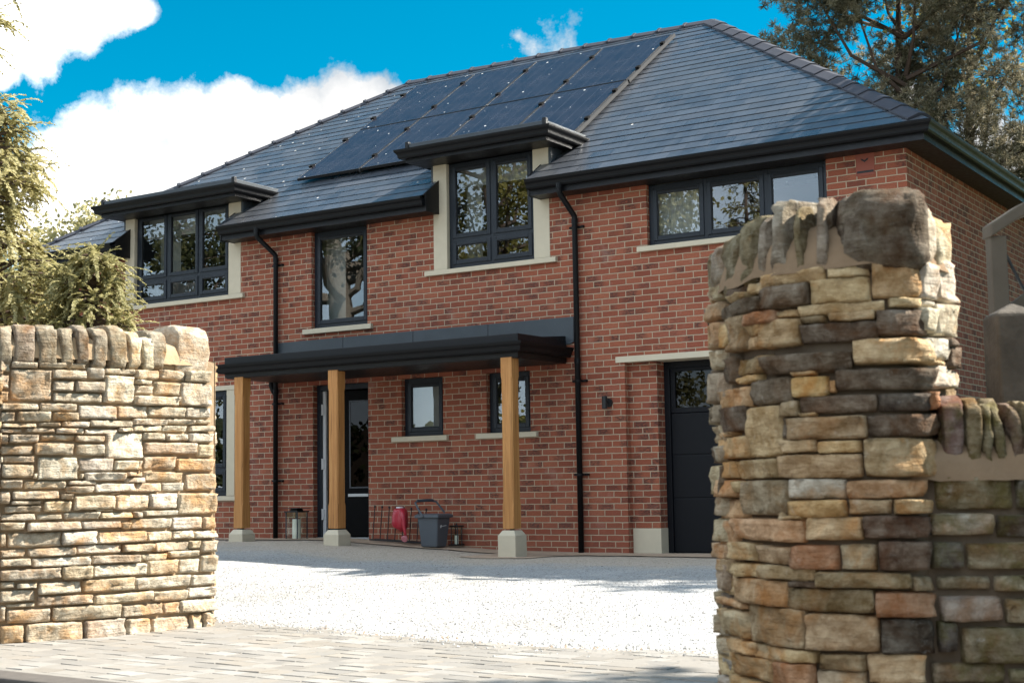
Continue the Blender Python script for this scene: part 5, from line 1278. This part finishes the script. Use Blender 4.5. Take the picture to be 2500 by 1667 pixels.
# woodland all round in the distance
rw = random.Random(17); vs = []; fs = []; cs = []
for k in range(26000):
    a = rw.random()*2*PI; rad_ = rw.uniform(78, 96); cx_ = -8+rad_*math.cos(a); cy_ = rad_*math.sin(a)
    h_ = (5.2 + 2.0*noise.noise((cx_*.06, cy_*.06, 2)) + 1.6*noise.noise((cx_*.25, cy_*.25, 7)))*(1-.35*(rad_ < 82))
    leaf_quad(vs, fs, cs, Vector((cx_, cy_, rw.random()**.8*h_)), rv(rw), rv(rw), rw.uniform(.7, 1.3), .7, rw.uniform(.1, .9))
me = bpy.data.meshes.new('woodland'); me.from_pydata([tuple(v) for v in vs], [], fs)
at = me.color_attributes.new('tint', 'FLOAT_COLOR', 'POINT'); at.data.foreach_set('color', [x for c in cs for x in (c, c, c, 1.0)]); me.materials.append(M['dark_leaf'])
wo_ = bpy.data.objects.new('woodland', me); C.objects.link(wo_); tag(wo_, kind='stuff')
# trees to the right of the house that shade its end wall and the gravel
for i, (px, py, H, sd, blobs) in enumerate((
        (4.2, 5.2, 13.5, 61, [((-1.2,-2.0,6.5),(1.6,1.6,1.0),16),((0,0,8.5),(2.4,2.4,1.5),34),((1.5,2,10),(2.6,2.4,1.5),34),((-1,2.6,9),(2.2,2.2,1.4),28),((.5,.5,12.5),(2,2,1.2),22),((-4.9,-1.9,7.3),(1.9,2.2,1.5),70),((-4.6,1.6,8.0),(2.2,2.4,1.7),80),((-4.2,5.0,8.2),(2.2,2.4,1.7),80),((-5.2,-.2,6.6),(1.4,2.6,1.1),50),((-5.9,-1.4,8.2),(1.4,2.0,1.2),50),((-5.9,1.8,8.3),(1.5,2.0,1.2),50),((-5.8,5.0,8.4),(1.6,2.2,1.2),50),((-4.9,-1.9,7.3),(1.9,2.2,1.5),70),((-4.6,1.6,8.0),(2.2,2.4,1.7),80),((-4.2,5.0,8.2),(2.2,2.4,1.7),80),((-5.2,-.2,6.6),(1.4,2.6,1.1),50),((-5.9,-1.4,8.2),(1.4,2.0,1.2),50),((-5.9,1.8,8.3),(1.5,2.0,1.2),50),((-5.8,5.0,8.4),(1.6,2.2,1.2),50),((2.2,5,9.6),(2.2,2.2,1.4),24)]),
        (2.6, 11.5, 12.5, 62, [((0,0,8),(2.4,2.4,1.6),32),((-1,-2.4,9.4),(2.0,2.0,1.2),22),((.6,2,10.5),(2.4,2.4,1.4),26),((0,0,12),(1.6,1.6,1),14)]),
        (3.6, -4.85, 9.6, 63, [((-.1,-.3,7.6),(.6,.6,.45),10),((.5,.3,8.8),(.6,.6,.45),9)]))):  # slender unseen crown, added and placed to shade the setts
    broad_tree('garden_tree', ('large tree right of the house, out of frame, shading the gravel and end wall', 'tree behind the right end of the house, out of frame', 'slender tree out of frame, added to cast shade on the setts')[i],
               (px, py, 0), H, blobs, sd, 'dark_leaf', (.24, .15), (34, .6), 'bark', .22, 'trees right of the house', .5)

# ------------------------------------------------------------------ sky, sun, camera
az = Vector((.735, .678)); elev = math.atan(1/1.04)
sdir = Vector((az.x*math.cos(elev), az.y*math.cos(elev), math.sin(elev)))
sl = bpy.data.lights.new('sun', 'SUN'); sl.energy = SUN_E; sl.angle = math.radians(.53); sl.color = (1, .95, .86)
so = bpy.data.objects.new('sun', sl); so.rotation_euler = sdir.to_track_quat('Z', 'Y').to_euler(); so.location = (20, 20, 30); C.objects.link(so)
wd = bpy.data.worlds.new('World'); SC.world = wd; wd.use_nodes = True
g = NT(wd.node_tree)
for n_ in list(wd.node_tree.nodes): wd.node_tree.nodes.remove(n_)
sky = g.n('ShaderNodeTexSky', sky_type='NISHITA'); sky.sun_disc = False; sky.sun_elevation = elev; sky.sun_rotation = math.atan2(az.x, az.y)
sky.altitude = 50; sky.air_density = 1.0; sky.dust_density = .25; sky.ozone_density = 1.6
d_ = g.coord('Generated')
hs = g.n('ShaderNodeHueSaturation'); hs.inputs['Saturation'].default_value = SKY_SAT; hs.inputs['Value'].default_value = SKY_VAL; hs.inputs['Hue'].default_value = SKY_HUE
g.nt.links.new(sky.outputs[0], hs.inputs['Color'])
# cumulus: soft masks around directions on the sky, broken up by noise
n1 = g.noise(d_, 26, 8, .62, .3); n2 = g.noise(d_, 70, 8, .68)
edge = g.m('ADD', g.m('MULTIPLY', g.m('SUBTRACT', n1, .5), 1.15), g.m('MULTIPLY', g.m('SUBTRACT', n2, .5), .6))
mask = None
for (x, y, z, rad, amp) in CLOUDS:
    c_ = Vector((x, y, z)).normalized()
    dist = g.vm('DISTANCE', d_, tuple(c_))
    m_ = g.m('MULTIPLY', g.m('SUBTRACT', 1.0, g.m('DIVIDE', dist, rad)), amp)
    mask = m_ if mask is None else g.m('MAXIMUM', mask, m_)
cover = g.mapr(g.m('ADD', mask, g.m('MULTIPLY', edge, .9)), .11, .42, 0, 1)
sx_, sy_, sz_ = g.sep(d_)
behind = g.mapr(g.m('ADD', g.m('MULTIPLY', sy_, -1.0), g.m('MULTIPLY', sz_, .25)), -.12, .25, 0, 1)     # unseen broken cloud added behind and above the camera to whiten the shade
wisp = g.m('MULTIPLY', g.mapr(g.noise(d_, 3.2, 7, .62, .6), .30, .62, .25, 1), behind)
cover = g.m('MAXIMUM', cover, wisp)
shade = g.mapr(g.m('ADD', g.noise(g.vm('ADD', d_, (.012, .012, -.035)), 17, 8, .6), g.m('MULTIPLY', mask, .42)), .42, .80, 0, 1)
cc = g.mix(shade, CLOUD_DARK, CLOUD_LIT)
opp = g.mapr(g.vm('DOT_PRODUCT', d_, tuple(-sdir.x*1.0 if i == 0 else (-sdir.y if i == 1 else .25) for i in range(3))), .05, .45, 1.0, CLOUD_OPP)   # cloud opposite the sun is front lit, boosted further to lift ambient light
cc = g.vm('SCALE', cc); cc_n = cc.node; g.nt.links.new(opp, cc_n.inputs['Scale'])
colr = g.mix(cover, hs.outputs[0], cc)
bg = g.n('ShaderNodeBackground'); g.nt.links.new(colr, bg.inputs['Color']); bg.inputs['Strength'].default_value = SKY_E
wo = g.n('ShaderNodeOutputWorld'); g.nt.links.new(bg.outputs[0], wo.inputs['Surface'])

cam = bpy.data.cameras.new('camera'); co = bpy.data.objects.new('camera', cam); C.objects.link(co)
r_, u_, f_ = Vector((0.83926237, 0.54350233, -0.01561701)), Vector((0.06799386, -0.07641106, 0.99475534)), Vector((-0.53945853, 0.83592259, 0.10108375))
co.matrix_world = Matrix(((r_.x, u_.x, -f_.x, 0), (r_.y, u_.y, -f_.y, -15.279), (r_.z, u_.z, -f_.z, .80), (0, 0, 0, 1)))
cam.lens = 50.63; cam.sensor_width = 36; cam.sensor_fit = 'HORIZONTAL'; cam.clip_start = .05; cam.clip_end = 3000
cam.dof.use_dof = True; cam.dof.focus_distance = 18.0; cam.dof.aperture_fstop = 8.0
SC.camera = co
SC.view_settings.view_transform = 'Standard'; SC.view_settings.look = 'None'; SC.view_settings.gamma = 1.0
SC.view_settings.exposure = EXPO
SC.cycles.max_bounces = 10; SC.cycles.transparent_max_bounces = 12; SC.cycles.use_denoising = True
SC.cycles.sample_clamp_indirect = 8
